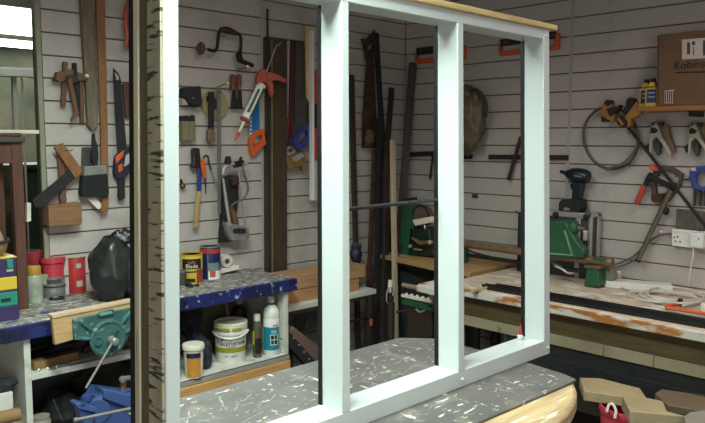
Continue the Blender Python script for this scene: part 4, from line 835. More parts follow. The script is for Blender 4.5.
# leaning stock in the corner: bars given by top pixel, bottom pixel, width, stand-off at top and foot
def stock(name, label, cat, a, b, wpx, m_, n0=.03, n1=.12, thk=.025, grp='lengths of stock leaning in the corner', W=WL, N=NL):
    p, q = W(*a, n0), W(*b, n1)
    d = (q-p)
    q = p+d*((p.z-.001)/(p.z-q.z)) if q.z < p.z-.05 else q     # carry it on to the floor
    return solo(name, label, cat, MB().beam(p, q+V((0, 0, .02)), wpx*px_m(p), thk, N), m_, grp, bevel=.002)
stock('dark_pole', 'brown pole leaning right beside the left mullion', 'pole', (351.5, 75), (357, 300), 5.5, M_dwood2, .03, .10, .02)
stock('dark_plank', 'dark plank leaning behind the rusty panel saw', 'plank', (376, 33), (384, 160), 6, M_blackm, .02, .05, .015)
stock('dark_plank', 'short topped dark plank leaning right of the rusty panel saw', 'plank', (392, 88), (383, 200), 5.5, M_dwood2, .03, .09, .02)
stock('iron_bar', 'dark iron bar leaning left of the pale batten', 'bar', (380, 118), (376, 330), 6, M_blackm, .06, .16, .02)
stock('iron_bar', 'rust dark bar leaning leftmost behind the metal stand', 'bar', (375, 150), (367, 330), 5, M_rust, .05, .14, .02)
stock('dark_plank', 'dark brown plank leaning just left of the pale batten', 'plank', (387, 140), (385, 300), 7, M_dwood2, .10, .20, .02)
_p, _q = WR(413, 63, .03), P(398.5, 251, 'z', .88)
solo('tall_timber', 'tallest dark timber leaning into the wall corner', 'timber', MB().beam(_p, _q, 7.5*px_m(_p), .03, (_F.x, _F.y, 0)), wood('tall_dark', (58,48,42), .3, 'z'), 'lengths of stock leaning in the corner', bevel=.002)
stock('pale_batten', 'long thin pale wooden batten leaning in the corner', 'batten', (392.5, 140), (395.5, 330), 5.5, M_pale, .2, .33, .02)
t = lth('panel_saw', 'rusty old panel saw with dark wooden handle hung near the corner', 'saw', 370, 90)
bp(lp([(367, 58), (374, 56), (378, 148), (362, 148), (362.5, 120)], .03, .034), 'blade', M_rust, t, 0)
so = [(363, 38), (367, 40), (376, 32), (377, 44), (376, 58), (368, 60), (366, 50)]; si = [(368, 46), (369.5, 46), (373.5, 39), (374.5, 44), (373, 50), (370, 53), (368.5, 50)]
bp(ringprism(so, si, .022, .045), 'handle', M_dwood2, t, .003)
solo('wall_hook', 'small dark hook above the rusty panel saw handle', 'hook', MB().tube([WL(373, 33, 0), WL(373, 32, .05), WL(375, 30, .055)], .004), M_dsteel)
t = lth('leather_pouch', 'brown leather pouch hanging below the rusty panel saw', 'pouch', 371, 140)
build(MB().blob(WL(369, 138, .06), (.035, .03, .05), .35, 3, 51, 24, 16), 'pouch_body', mat('pouch_brown', (88,66,48), .7, 0, .3, 20), t, smooth=60); build(MB().tube([WL(369, 128, .06), WL(370, 120, .04)], .004), 'strap', M_dwood2, t)
solo('blue_clamp', 'dark blue clamp head gripping the brown pole', 'clamp', MB().blob(P(356, 254, 'y', 3.12), (.035, .03, .06), .5, 4, 53, 20, 14), mat('clamp_navy', (36,40,64), .5), smooth=50)

# corner shelf bench and green bench machine on it
CB = .88
t = thing('corner_shelf', 'narrow tan timber shelf bench in the far corner', 'shelf', (3.45, 2.78, 0))
build(MB().prism([V((3.315, 3.15, CB)), V((3.205, 2.55, CB)), V((3.205, 2.36, CB)), V((XW-.002, 2.36, CB)), V((XW-.002, 3.2, CB))], (0, 0, -.028)), 'shelf_top', wood('shelf_tan', (176,140,92), .2, 'y'), t, bevel=.003)
for x, y in ((3.36, 3.1), (3.26, 2.45), (3.6, 2.45), (3.6, 3.1)): build(MB().box((x-.02, y-.02, 0), (x+.02, y+.02, CB-.028)), 'leg', M_dwood2, t)
build(MB().box((3.38, 2.42, .3), (3.4, 3.1, .84)), 'back_board', mat('cold_dark', (40,44,46), .8), t)
t = thing('bandsaw_machine', 'green cast machine with round disc and beige rest on the corner shelf', 'machine', (3.4, 2.9, CB))
XG = 3.42
def gp(pix, x0, x1): return MB().prism([P(x, y, 'x', x0) for x, y in pix], (x1-x0, 0, 0))
bp(gp([(402, 206), (409, 204), (414, 206), (411, 256), (398.5, 255)], XG, XG+.1), 'column', M_green, t, .005)
cg = P(421, 216, 'x', XG-.01); kg = px_m(cg)
build(MB().lathe(cg, [(9.5*kg, .0), (10*kg, .01), (10*kg, .05), (8*kg, .055)], (1, 0, 0), 28), 'disc', mat('brown_disc', (92,74,60), .7), t)
build(MB().tube([cg+V((-.004, math.cos(s)*10.5*kg, math.sin(s)*10.5*kg)) for s in [math.pi*i/12 for i in range(13)]], .006, 8), 'guard', M_blackm, t)
bp(gp([(412, 220), (431, 216.5), (433, 222), (415, 226)], XG-.06, XG-.02), 'rest', M_cream, t, .003)
bp(gp([(410, 228), (428, 227), (432, 250), (436, 256), (408, 256)], XG, XG+.08), 'base', mat('green_black', (26,44,34), .5, 0, .4, 20), t, .005)
build(MB().lathe(P(425, 229, 'x', XG-.03), [(.008, 0), (.008, .02), (.004, .026)], (0, 0, 1), 10), 'lock_knob', M_chrome, t)
build(MB().tube([P(412, 238, 'x', XG-.04), P(420, 243, 'x', XG-.04), P(432, 242, 'x', XG-.04)], [.008, .014, .012], 10), 'crank', M_bronze, t); build(MB().lathe(P(432, 242, 'x', XG-.05), [(.006, 0), (.013, .01), (.013, .028), (.006, .034)], (-1, 0, 0), 12), 'crank_knob', mat('beige_knob', (176,158,120), .5), t)
build(MB().lathe(P(411, 246, 'x', XG-.03), [(.01, 0), (.012, .01), (.006, .02)], (-1, 0, 0), 12), 'yellow_knob', mat('knob_ochre', (176,150,96), .5), t)
build(MB().tube([P(414, 249, 'x', XG-.03), P(422, 250, 'x', XG-.03)], .006), 'shaft', M_chrome, t)
bp(gp([(403, 199), (411, 197.5), (411, 201), (403, 202.5)], XG, XG+.06), 'motor_cap', M_blackm, t)
# green screw box hanging at the bench end
t = thing('bit_rack', 'green tray of pale knobbed bits under the bench end', 'tool rack', (2.95, 2.52, .69)); XB = 2.95
bp(gp([(401, 297), (433, 305), (433, 312), (401, 304)], XB, XB+.08), 'tray', M_green, t, .003); bp(gp([(401, 294), (431, 300.5), (431, 303.5), (401, 297)], XB-.012, XB+.01), 'front_lip', M_cream, t, .002)
for q in range(5): build(MB().lathe(P(406+5.6*q, 296.5+1.25*q, 'x', XB+.02), [(.011, 0), (.012, .012), (.008, .02), (.003, .023)], (0, 0, 1), 14), 'bit_knob', M_wplast, t)
build(MB().tube([P(403, 285, 'x', XB), P(420, 288.5, 'x', XB)], .013, 14), 'roller', mat('roller_tan', (146,128,104), .6), t); bp(gp([(401, 288), (404, 288), (404, 300), (401, 299)], XB, XB+.02), 'bracket', M_dsteel, t); bp(gp([(429, 294), (433, 295), (433, 308), (429, 307)], XB, XB+.02), 'bracket', M_bronze, t)
build(MB().box((2.96, 2.42, .3), (2.98, 2.6, .695)), 'hanger_post', M_dwood2, t)
solo('bench_offcut_board', 'white topped orange board at the end of the right bench', 'board', MB().prism([P(x, y, 'z', .872) for x, y in ((416.5, 285.5), (419, 283.5), (440, 279), (444, 286), (437, 290.5))], (0, 0, -.03)), M_redge, bevel=.002)
t = thing('clamp_handle', 'chrome jawed clamp with pale round handle below the corner shelf', 'clamp', P(391, 300, 'y', 2.75)); c0 = P(390.5, 280, 'y', 2.75)
build(MB().tube([c0, P(390, 287, 'y', 2.75)], .013, 14), 'grip', M_cream, t); build(MB().lathe(P(390, 287, 'y', 2.75), [(.014, 0), (.017, -.012), (.017, -.03), (.01, -.035)], (0, 0, 1), 14), 'collar', M_chrome, t)
for a, b in (((387, 291), (386.5, 301)), ((394, 291), (395.5, 300)), ((386.5, 301), (389, 304))): build(MB().tube([P(*a, 'y', 2.75), P(*b, 'y', 2.75)], .004), 'jaw', M_alu, t)
build(MB().lathe(P(391, 296, 'y', 2.75), [(.016, 0), (.018, -.02), (.012, -.035)], (0, 0, 1), 14), 'body', M_blackm, t); build(MB().tube([P(391, 302, 'y', 2.75), V((P(391, 302, 'y', 2.75).x, 2.75, 0))], .022, 12), 'bar', M_dwood2, t)
t = thing('tap_handle', 'small steel tap handle under the green bit tray', 'tap', P(418, 312, 'y', 2.45)); build(MB().tube([P(397, 312, 'x', 2.97), P(418, 309, 'x', 2.97)], .008), 'arm', M_dwood2, t); build(MB().tube(smoothpts([P(x, y, 'x', 2.96) for x, y in ((416, 309), (420, 312), (425, 310), (426, 308))]), .006), 'hook', M_alu, t)

# ================================================================== right bench
rb = thing('workbench', 'right bench with worn white top and orange timber front edge', 'workbench', (3.3, 1.2, 0))
XF = 2.905
build(MB().box((XF, -.5, RB-.035), (XW-.002, 2.33, RB)), 'top', M_rbench, rb, bevel=.003)
build(MB().box((XF-.014, -.5, RB-.042), (XF, 2.33, RB-.002)), 'front_edge', M_redge, rb, bevel=.004)
build(MB().box((2.945, -.5, .712), (2.965, 2.3, RB-.035)), 'apron', M_apron, rb, bevel=.002)
for i, (a, b) in enumerate(((2.3, 1.78), (1.778, 1.44), (1.438, 1.22), (1.218, .98), (.978, .4))): build(MB().box((2.938, b, .665), (2.96, a, .715)), 'rail_panel', M_panel, rb, bevel=.002)
build(MB().box((2.95, -.5, .56), (2.965, 1.95, .664)), 'black_board', M_blackm, rb, bevel=.003); build(MB().box((2.935, -.5, .44), (2.95, 1.95, .605)), 'black_board', mat('black_board2', (30,32,35), .7), rb, bevel=.003)
for y in (2.28, 1.1, -.4):
    for x in (3.0, 3.62): build(MB().box((x-.03, y-.03, 0), (x+.03, y+.03, RB-.035)), 'leg', M_dwood2, rb)
# lathe
XL = 3.40
lt = thing('wood_lathe', 'green wood lathe with round steel bed on the right bench', 'lathe', (XL, 2.0, RB))
build(MB().tube([P(611, 263, 'x', XL), V((XL, 2.62, P(611, 263, 'x', XL).z))], .021, 16), 'bed_tube', M_bronze, lt)
build(MB().tube([P(596, 273, 'x', XL+.06), V((XL+.06, 2.62, P(596, 273, 'x', XL+.06).z))], .012, 12), 'bed_bar', M_dsteel, lt)
def xp(pix, x0, x1): return MB().prism([P(x, y, 'x', x0) for x, y in pix], (x1-x0, 0, 0))
bp(xp([(540, 222), (565, 221), (570, 231), (578, 244), (585, 251), (583, 258), (540, 257)], XL-.04, XL+.015), 'headstock', M_green, lt, .006)
bp(xp([(540, 252), (571, 254.5), (563.5, 231), (565, 230), (573, 256), (540, 253.5)], XL-.046, XL-.038), 'casting_edge', mat('green_pale', (120,150,120), .5), lt, .001)
cs = P(576, 228, 'x', XL); ks = px_m(cs)
build(MB().tube([cs+V((0, .06, .004)), cs+V((0, .01, 0)), cs, cs+V((0, -.012, 0))], [6.5*ks, 8*ks, 7*ks, 5*ks], 18), 'bearing_housing', M_green, lt)
build(MB().tube([cs, cs+V((0, -.045, 0))], [.012, .009], 12), 'spindle', M_bronze, lt)
bp(xp([(587, 266), (597, 265.5), (600, 285), (597, 288), (583.5, 286)], XL-.03, XL+.04), 'foot', M_green, lt, .005)
bp(xp([(602, 268), (610, 268), (613, 276), (613, 280), (600, 283)], XL+.04, XL+.1), 'rear_foot', mat('grey_green', (120,128,108), .5), lt, .004)
bp(xp([(584, 265), (600, 266), (600, 269), (584, 268)], XL-.035, XL+.05), 'clamp_plate', M_bronze, lt, .002); bp(xp([(592, 257.5), (606, 259), (606, 263), (592, 261)], XL-.02, XL+.03), 'tool_slide', M_green, lt, .003)
build(MB().lathe(P(607, 262, 'x', XL), [(.024, 0), (.026, .01), (.022, .03)], (0, -1, 0), 16), 'end_collar', M_bronze, lt)
build(MB().tube(smoothpts([P(x, y, 'x', XL-.05) for x, y in ((555, 266), (562, 269), (568, 273), (574, 273))]), .006), 'lock_lever', M_alu, lt); build(MB().tube([P(553, 264, 'x', XL-.04), P(562, 267, 'x', XL-.04)], .008), 'lever_arm', M_green, lt)
build(MB().box((XL-.05, 2.56, .885), (XL+.07, 2.61, 1.0)), 'foot', M_green, lt, bevel=.006)
t = thing('black_case', 'tall narrow black box standing behind the frame right stile', 'case', P(519, 266, 'x', 3.5)); bp(MB().box((3.5, P(519.5, 230, 'x', 3.5).y-.08, RB), (3.62, P(517.5, 230, 'x', 3.5).y, P(518, 212, 'x', 3.5).z)), 'case_body', M_blackm, t, .004); build(MB().tube([P(517, 213, 'x', 3.5), P(516, 211, 'x', 3.5)], .006), 'latch', M_dsteel, t)
# aluminium case and drill
t = thing('aluminium_case', 'dark panelled flight case with aluminium edges standing against the wall', 'case', P(575, 262, 'x', 3.55)); XC = 3.555
yR, yL, zT = P(591, 235, 'x', XC).y, 2.16, P(585, 213.5, 'x', XC).z; ySp = P(583.5, 235, 'x', XC).y
build(MB().box((XC+.006, yR+.006, RB), (3.66, yL, zT-.006)), 'case_body', M_gcase, t)
for nm, lo, hi in (('edge_bar', (XC, yR+.002, zT-.028), (XC+.03, yL, zT)), ('edge_bar', (XC, yR, RB), (XC+.02, yR+.018, zT-.02)), ('edge_bar', (XC, ySp+.022, RB), (XC+.02, ySp+.048, zT-.02)), ('edge_bar', (3.63, yR, RB), (3.665, yR+.018, zT)), ('edge_bar', (XC, yR, zT-.02), (3.66, yR+.02, zT))):
    build(MB().box(lo, hi), nm, M_alu, t, bevel=.003)
build(MB().lathe(P(586, 217, 'x', XC), [(.016, -.02), (.018, 0), (.012, .004)], (-1, 0, 0), 12), 'corner_cap', M_blackm, t); build(MB().lathe(P(556, 214.5, 'x', XC-.004), [(.016, 0), (.016, .012)], (-1, 0, 0), 12), 'corner_cap', M_blackm, t)
build(MB().box((XC-.004, ySp-.02, P(590, 241, 'x', XC).z), (XC+.01, ySp, P(590, 231, 'x', XC).z)), 'catch', M_cream, t, bevel=.002)
t = thing('cordless_drill', 'dark cordless impact driver standing on its battery on the aluminium case', 'drill', P(570, 213, 'x', 3.6)); XD = 3.575
bat_ = bp(xp([(558.5, 203), (561, 199.5), (570, 199), (580, 200), (581, 209), (578, 213), (562, 213.2), (558, 210)], XD, XD+.075), 'battery', M_blackm, t, .005)
bp(xp([(572.5, 182), (582.5, 183), (579, 200.5), (571, 200)], XD+.015, XD+.06), 'grip', M_tealblk, t, .006)
a, b = P(569.5, 174, 'x', XD+.037), P(589.5, 177.5, 'x', XD+.037); d = b-a; kk = px_m(a)
build(MB().tube([a, a+d*.08, a+d*.35, a+d*.75, a+d*.95, b], [4.5*kk, 6.2*kk, 7.4*kk, 7.4*kk, 6*kk, 3*kk], 18), 'motor_housing', M_tealblk, t)
build(MB().tube([P(566, 173, 'x', XD+.037), a], [3*kk, 5*kk], 14), 'nose', M_dsteel, t); build(MB().tube([P(560.5, 171.5, 'x', XD+.037), P(566, 173, 'x', XD+.037)], [1.6*kk, 2*kk], 12), 'bit_holder', M_blackm, t)
bp(xp([(570, 184), (572.5, 183.5), (572, 190), (570.5, 189)], XD+.025, XD+.05), 'trigger', M_blackm, t)
text('18V', .026, P(563, 210.5, 'x', XD-.001), (0, -1, 0), (0, 0, 1), M_paper, bat_)
bp(xp([(574, 175), (581, 176.3), (581, 177.6), (574, 176.3)], XD-.002+.037-7.2*kk, XD+.037-6.9*kk), 'logo_bar', M_steel, t, 0)
# white plank, cable coil, plug, hacksaw
solo('white_plank', 'short white painted plank lying on the right bench', 'plank', MB().prism([P(x, y, 'z', RB+.034) for x, y in ((604.5, 280.5), (607, 277.5), (671, 283), (673, 286.5))], (0, 0, -.034)), M_wplast, bevel=.002)
solo('plug_adaptor', 'small white plug standing behind the white plank', 'plug', MB().box((3.60, P(620, 275, 'x', 3.62).y, RB), (3.64, P(614.5, 275, 'x', 3.62).y, P(617, 271, 'x', 3.62).z)), M_cream, bevel=.003)
t = thing('cable_coil', 'loosely coiled white flex heaped on the right bench', 'cable', P(668, 296, 'z', RB))
for q in range(6):
    cx_, cy_ = 670+random.uniform(-6, 14), 297+random.uniform(-2, 2); rx, ry = random.uniform(24, 40), random.uniform(4, 8)
    pts = [P(cx_+rx*math.cos(s), cy_+ry*math.sin(s)+.10*rx*math.cos(s), 'z', RB+.006+.007*q*.6+.004*math.sin(3*s+q)) for s in [2*math.pi*i/9 for i in range(9)]]
    build(MB().tube(smoothpts(pts, 4, True), .0045, 7, True), 'loop', M_wcable, t)
build(MB().tube(smoothpts([P(620, 287, 'z', RB+.006), P(640, 294, 'z', RB+.006), P(655, 302, 'z', RB+.006), P(680, 304, 'z', RB+.006), P(705, 300, 'z', RB+.006)], 6), .0045, 7), 'tail', M_wcable, t)
t = thing('junior_hacksaw', 'small red framed hacksaw lying on the right bench', 'saw', P(684, 310, 'z', RB))
build(MB().tube([P(x, y, 'z', RB+.014) for x, y in ((667, 308), (680, 310), (712, 315))], .0085, 10), 'frame_bar', M_orange, t); build(MB().tube([P(x, y, 'z', RB+.014) for x, y in ((667, 308), (666, 306), (678, 304.5))], .0085, 10), 'frame_arm', M_orange, t); build(MB().lathe(P(680, 306, 'z', RB+.001), [(.011, 0), (.013, .02), (.009, .034)], n=12), 'wing_nut', M_blackm, t); build(MB().tube([P(668, 310.5, 'z', RB+.006), P(712, 317.5, 'z', RB+.006)], .003), 'saw_blade', M_steel, t)
solo('white_pot', 'small white pot at the right edge beside the red hacksaw', 'pot', MB().lathe(P(706, 312, 'z', RB), [(.022, 0), (.025, .03), (.021, .038), (.018, .038)], n=20), M_cream)
# black extrusions
G = 'long black extrusions lying along the front of the right bench'
for q, (x0, ya, lab) in enumerate(((2.945, 2.06, 'long black extrusion nearest the right bench front edge'), (2.985, 2.12, 'long black extrusion in the middle of the three on the right bench'), (3.025, 2.08, 'long black extrusion furthest from the right bench front edge'))):
    mb = MB().box((x0, .2, RB), (x0+.034, ya, RB+.010)).box((x0, .2, RB+.010), (x0+.006, ya, RB+.016)).box((x0+.028, .2, RB+.010), (x0+.034, ya, RB+.016)); solo('black_extrusion', lab, 'bar', mb, M_black, G, smooth=0)
solo('wood_stick', 'short tan stick at the left end of the right bench', 'stick', MB().beam(P(472, 292, 'z', RB)+V((0, 0, .006)), P(488, 289, 'z', RB)+V((0, 0, .006)), .018, .012, (0, 0, 1)), M_pale)
solo('bent_strip', 'thin dark strip leaning low against the right wall', 'strip', MB().tube(smoothpts([WR(x, y, .05) for x, y in ((466, 249), (476, 253), (492, 257), (520, 263))]), .006), M_dsteel)

# ================================================================== right wall
G = 'orange wall racks with black tools'
for lab, pts in (('orange wall rack with black tools, hung nearer the corner', (415, 464, 50, 64, 45, 59)), ('orange wall rack with black tools, hung nearer the cardboard box', (499, 558, 41.5, 56, 33, 49))):
    x0, x1, ta, ba, tb_, bb_ = pts; t = rth('wall_rack', lab, 'wall rack', (x0+x1)/2, ba, G)
    f = lambda x, s: (ta+(tb_-ta)*(x-x0)/(x1-x0)) if s == 't' else (ba+(bb_-ba)*(x-x0)/(x1-x0))
    bp(rp([(x0, f(x0, 'b')-4.5), (x1, f(x1, 'b')-4.5), (x1, f(x1, 'b')), (x0, f(x0, 'b'))], .001, .03), 'tray', M_orange, t, .003)
    bp(rp([(x1-3, f(x1, 't')), (x1, f(x1, 't')), (x1, f(x1, 'b')-4), (x1-3, f(x1, 'b')-4)], .001, .03), 'side', M_orange, t, .003); bp(rp([(x0, f(x0, 't')+3), (x0+1.5, f(x0, 't')+3), (x0+1.5, f(x0, 'b')-4), (x0, f(x0, 'b')-4)], .001, .028), 'side', M_coral, t, .002)
    bp(rp([(x0+1, f(x0, 't')-2), (x1-3, f(x1, 't')-2), (x1-3, f(x1, 't')+5), (x0+1, f(x0, 't')+5)], .004, .026), 'black_tool', M_blackm, t, .004)
    for q in range(4):
        xx = x0+6+q*(x1-x0-12)/3; build(MB().lathe(WR(xx, f(xx, 't')+1, .026), [(.012, -.02), (.014, 0), (.008, .006)], (-1, 0, .3), 12), 'tool_end', M_gcase, t)
t = rth('hanging_bundle', 'brown film wrapped bundle hanging on the right wall', 'bundle', 470, 120)
c = WR(468, 121, .09); build(MB().blob(c, (.07, .11, .20), .22, 3, 61, 36, 26), 'bundle_body', M_brownbag, t, smooth=60)
build(rtube([(468, 94), (474, 90), (482, 95), (486, 106), (485, 118)], .10, .012, 5), 'strap', mat('strap_dark', (58,52,44), .7), t)
G = 'black steel slat hooks'
for lab, a, b in (('black flat bar bracket nearest the wall corner', (408, 154.5), (433, 153.5)), ('black flat bar bracket just left of the leaning dark stick', (448, 157), (472, 156.5)), ('black flat bar bracket crossed by the leaning dark stick', (489, 157), (568, 157.5))):
    solo('flat_bar', lab, 'bar', rbeam(a, b, 4.5, .004, .02), M_blackm, G, bevel=.002)
solo('dark_stick', 'dark stick hanging diagonally beside the frame right stile', 'stick', rbeam((521, 137), (508.5, 180), 3, .03, .045), M_dwood2)
solo('wall_patch', 'small grey tag stuck in a groove of the right wall', 'tag', rp([(472, 194), (477.5, 194.3), (477.5, 198.5), (472, 198)], .001, .006), M_gcase)
solo('thin_stick', 'thin dark stick hanging behind the middle mullion', 'stick', rbeam((433, 156), (430, 179), 1.8, .02, .03), M_dwood2)
# hose ring and bar clamp
t = rth('hose_ring', 'dark hose coiled into a single ring on the right wall', 'hose', 611, 140)
ringp = [(611+27.5*math.cos(s)+2*math.sin(s), 138+31*math.sin(s)) for s in [2*math.pi*i/24 for i in range(24)]]
build(rtube(ringp, .03, .0075, 2, 8, closed=True), 'ring', mat('hose_grey', (70,68,62), .5, 0, .3, 5), t); build(rtube([(637, 128), (638, 140), (633, 153), (622, 164), (606, 169)], .045, .007), 'end', M_cable, t)
t = rth('bar_clamp', 'long black bar clamp with amber heads hanging diagonally', 'clamp', 640, 140)
nb = .07
build(MB().beam(WR(622, 119, nb), WR(720, 245, nb), .014, .008, NR), 'bar', M_blackm, t)
bp(rp([(627, 112), (636, 101), (640, 104), (641, 113), (636, 117), (630, 119), (631, 125), (627, 128), (624, 119)], .05, .095), 'head', M_amber, t, .005); bp(rp([(626, 100), (629, 97), (634, 99), (632, 107), (626, 115), (622, 112), (625, 106)], .055, .10), 'head_grip', M_blackm, t, .005)
bp(rp([(615, 118), (618, 115), (627, 121), (626, 127), (623, 128), (617, 124)], .06, .105), 'trigger', M_blackm, t, .005); bp(rp([(616.5, 118.5), (618, 117), (624, 124), (622, 126)], .105, .108), 'trigger_inlay', M_amber, t, .001)
bp(rp([(603, 103), (607, 100), (612, 104), (611, 108), (615, 112), (613, 121), (607, 120), (600, 115), (601, 109)], .04, .085), 'tail_head', M_amber, t, .005); bp(rp([(603.5, 103), (606, 99.5), (609.5, 100), (611, 103), (606, 106)], .05, .10), 'tail_pad', M_blackm, t, .004)
bp(rp([(606, 109), (613, 107), (618, 106), (619, 104.5), (620, 106), (615, 113), (609, 116)], .06, .10), 'tail_lever', M_blackm, t, .003); bp(rp([(600.5, 116), (606, 119), (605, 122), (601, 122)], .05, .10), 'tail_foot', M_blackm, t, .003)
# shelf, carton, bottles
SHZ = P(650, 106.5, 'x', 3.50).z
t = rth('wall_shelf', 'orange pine wall shelf under the cardboard box', 'shelf', 680, 108)
ysh = P(637, 107, 'x', 3.50).y
build(MB().box((3.50, -.2, SHZ-.024), (XW-.001, ysh, SHZ)), 'board', M_shelfw, t, bevel=.003)
for y in (1.35, .6): build(MB().box((3.56, y-.012, SHZ-.05), (XW-.001, y+.012, SHZ-.024)), 'bracket', M_dsteel, t)
XBX = 3.52; yb = P(657.5, 70, 'x', XBX).y; zb = P(657, 35, 'x', XBX).z
t = thing('cardboard_box', 'large brown cardboard box with shipping label on the wall shelf', 'box', (3.6, yb-.2, SHZ))
build(MB().box((XBX, yb-.55, SHZ), (XW-.01, yb, zb)), 'carton', M_card, t, bevel=.004)
build(xp([(657.5, 35.5), (659, 35.3), (659, 104), (657.5, 104)], XBX-.001, XBX+.002), 'corner_tape', mat('tape_red_brown', (84,50,40), .6), t)
lab_ = build(xp([(682, 39.5), (716, 37), (716, 57.5), (682, 59.5)], XBX-.0012, XBX+.001), 'shipping_label', M_paper, t)
for pts in ([(687, 42.5), (690, 42.3), (690, 54), (687, 54.5)], [(692, 41.5), (695, 41.3), (695, 45), (692, 45.2)], [(703, 40.5), (707, 40), (707, 55), (703, 55.5)], [(693, 47), (694, 47), (694, 55), (693, 55)]):
    build(xp(pts, XBX-.0018, XBX-.0010), 'label_print', M_gcase, lab_)
lab2 = [(664.5, 90.5), (674, 89.5), (674, 103), (664.5, 103.5)]; bl_ = build(xp(lab2, XBX-.0012, XBX+.001), 'barcode_label', M_paper, t)
for q in range(5): build(xp([(665+2*q, 91), (666.1+2*q, 91), (666.1+2*q, 102.5), (665+2*q, 102.7)], XBX-.0018, XBX-.0010), 'barcode_bar', M_gcase, bl_)
text('Robinson', .052, P(673.5, 69.5, 'x', XBX), (0, -1, .012), (0, 0, 1), M_ink, t); build(xp([(675, 72), (714, 71), (714, 72.2), (675, 73.2)], XBX-.0016, XBX+.001), 'underline', M_ink, t)
G = 'yellow bottles on the wall shelf'
for lab, xa, xb, top, dx in (('yellow bottle with blue label in front, beside the cardboard box', 644.5, 656.5, 81, 0), ('yellow bottle standing half behind the other yellow bottle', 638.5, 650, 82, .045)):
    X_ = 3.535+dx; p, q = P(xa, 105, 'x', X_), P(xb, 105, 'x', X_); t = thing('yellow_bottle', lab, 'bottle', V((X_, (p.y+q.y)/2, SHZ)), G)
    z1 = P(xa, top+6, 'x', X_).z; z2 = P(xa, top+1.5, 'x', X_).z
    pr = [(p.y, SHZ), (q.y, SHZ), (q.y, z1-.01), (q.y+.012, z1), ((p.y+q.y)/2-.012, z2), ((p.y+q.y)/2+.012, z2), (p.y-.012, z1), (p.y, z1-.01)]
    build(MB().prism([V((X_, y, z)) for y, z in pr], (.04, 0, 0)), 'bottle_body', M_yellow, t, bevel=.004)
    build(MB().lathe(V((X_+.02, (p.y+q.y)/2, z2)), [(.013, 0), (.013, .018), (.011, .02)], n=14), 'cap', M_blackm, t)
    yl_ = build(MB().box((X_-.0015, q.y+.004, SHZ+.02), (X_+.001, p.y-.01, SHZ+.085)), 'label', mat('label_blue', (28,56,104), .45), t)
    for h_ in (.065, .045): build(MB().box((X_-.0022, q.y+.010, SHZ+h_), (X_-.001, p.y-.018, SHZ+h_+.005)), 'label_text', M_paper, yl_)
    build(MB().box((X_-.0015, q.y+.008, SHZ+.094), (X_+.001, p.y-.012, SHZ+.099)), 'warning_strip', M_ink, t)
# spring clamps
def spring(dx, lab, tipm):
    t = rth('spring_clamp', lab, 'clamp', 656+dx, 140, 'steel spring clamps on the right wall'); dy = dx*.02
    q = lambda L: [(x+dx, y+dy) for x, y in L]
    bp(rp(q([(650, 130), (652, 124), (655, 122.5), (658, 126), (662, 137), (669, 150), (671, 156), (668, 156), (661, 143), (656, 137), (651.5, 141), (650.5, 155), (648.5, 155), (649, 140)]), .03, .06), 'front_jaw', mat('clamp_steel_pale', (168,160,148), .5, .2), t, .004)
    bp(rp(q([(658, 124), (664, 122.5), (668, 126), (671, 138), (675, 151), (673, 153), (668, 145), (662, 132)]), .012, .035), 'rear_jaw', M_bronze, t, .004)
    bp(rp(q([(650, 128), (653, 127), (658, 130), (655, 133), (650, 133)]), .055, .066), 'spring', M_blackm, t, .003); bp(rp(q([(651, 123), (654, 121.5), (655, 125), (651.5, 126)]), .03, .062), 'tip', tipm, t, .003); bp(rp(q([(658, 122), (662, 121.5), (662, 126), (658, 126)]), .02, .06), 'tip', M_dwood2, t, .003)
    bp(rp(q([(651, 142), (656, 138), (660, 143), (660, 153), (657, 156), (654, 150)]), .01, .03), 'inner_leg', M_gcase, t, .004); bp(rp(q([(645, 147), (648, 143), (650, 150), (647, 152)]), .005, .025), 'back_leg', M_dsteel, t, .002)
spring(0, 'steel spring clamp on the right wall, left one of the pair', M_dwood2); spring(39, 'steel spring clamp with dark red tips, right one of the pair', mat('dark_red_tip', (110,40,50), .5))
# red handled grips, angle clamp, blue clamp
t = rth('welding_clamp', 'clamp with red handle and dark angular frame on the right wall', 'clamp', 650, 185)
bp(rp([(641, 184), (645.5, 186.5), (638.5, 204.5), (633.5, 203.5)], .03, .05), 'red_grip', mat('grip_red', (170,62,44), .5), t, .005); bp(rp([(645, 178), (649, 172), (652, 176), (648, 183), (645.5, 187), (642.5, 185)], .03, .05), 'neck', M_blackm, t, .003)
bp(rp([(648.5, 167), (651, 164), (658, 168), (658, 171), (650, 170.5)], .04, .065), 'orange_knob', M_orange, t, .004); bp(rp([(649, 174), (671, 184), (674, 188), (671, 190), (648, 179)], .035, .055), 'dark_arm', M_blackm, t, .003)
bp(ringprism([(650, 176), (655, 169), (662, 165), (672, 167), (683, 174), (680, 186), (668, 202), (651, 201)], [(655, 180), (658, 174), (664, 171), (671, 172), (677, 176), (674.5, 183), (664, 194), (656, 194)], .004, .028, WR, NR), 'angle_frame', wood('frame_brown', (78,66,58), .2, 'y'), t, .003)
bp(rp([(651, 195), (664, 193), (665, 201), (652, 202)], .02, .034), 'frame_foot', M_rust, t, .003); bp(rp([(674, 176), (679, 178), (678, 183), (673, 182)], .025, .034), 'frame_pad', mat('pad_tan', (150,134,110), .6), t, .002)
build(MB().tube([WR(682, 180, .02), WR(692, 178.5, .02)], .004), 'screw_rod', M_dsteel, t)
t = rth('blue_g_clamp', 'blue cast clamp at the right edge of the slat wall', 'clamp', 697, 180)
bp(rp([(689.5, 168), (700, 166), (712, 166), (712, 171), (699, 172), (695, 176), (695, 183), (699, 187), (712, 185), (712, 191), (697, 190.5), (691, 186), (689, 178)], .02, .055), 'clamp_frame', mat('clamp_blue', (52,66,140), .45), t, .004)
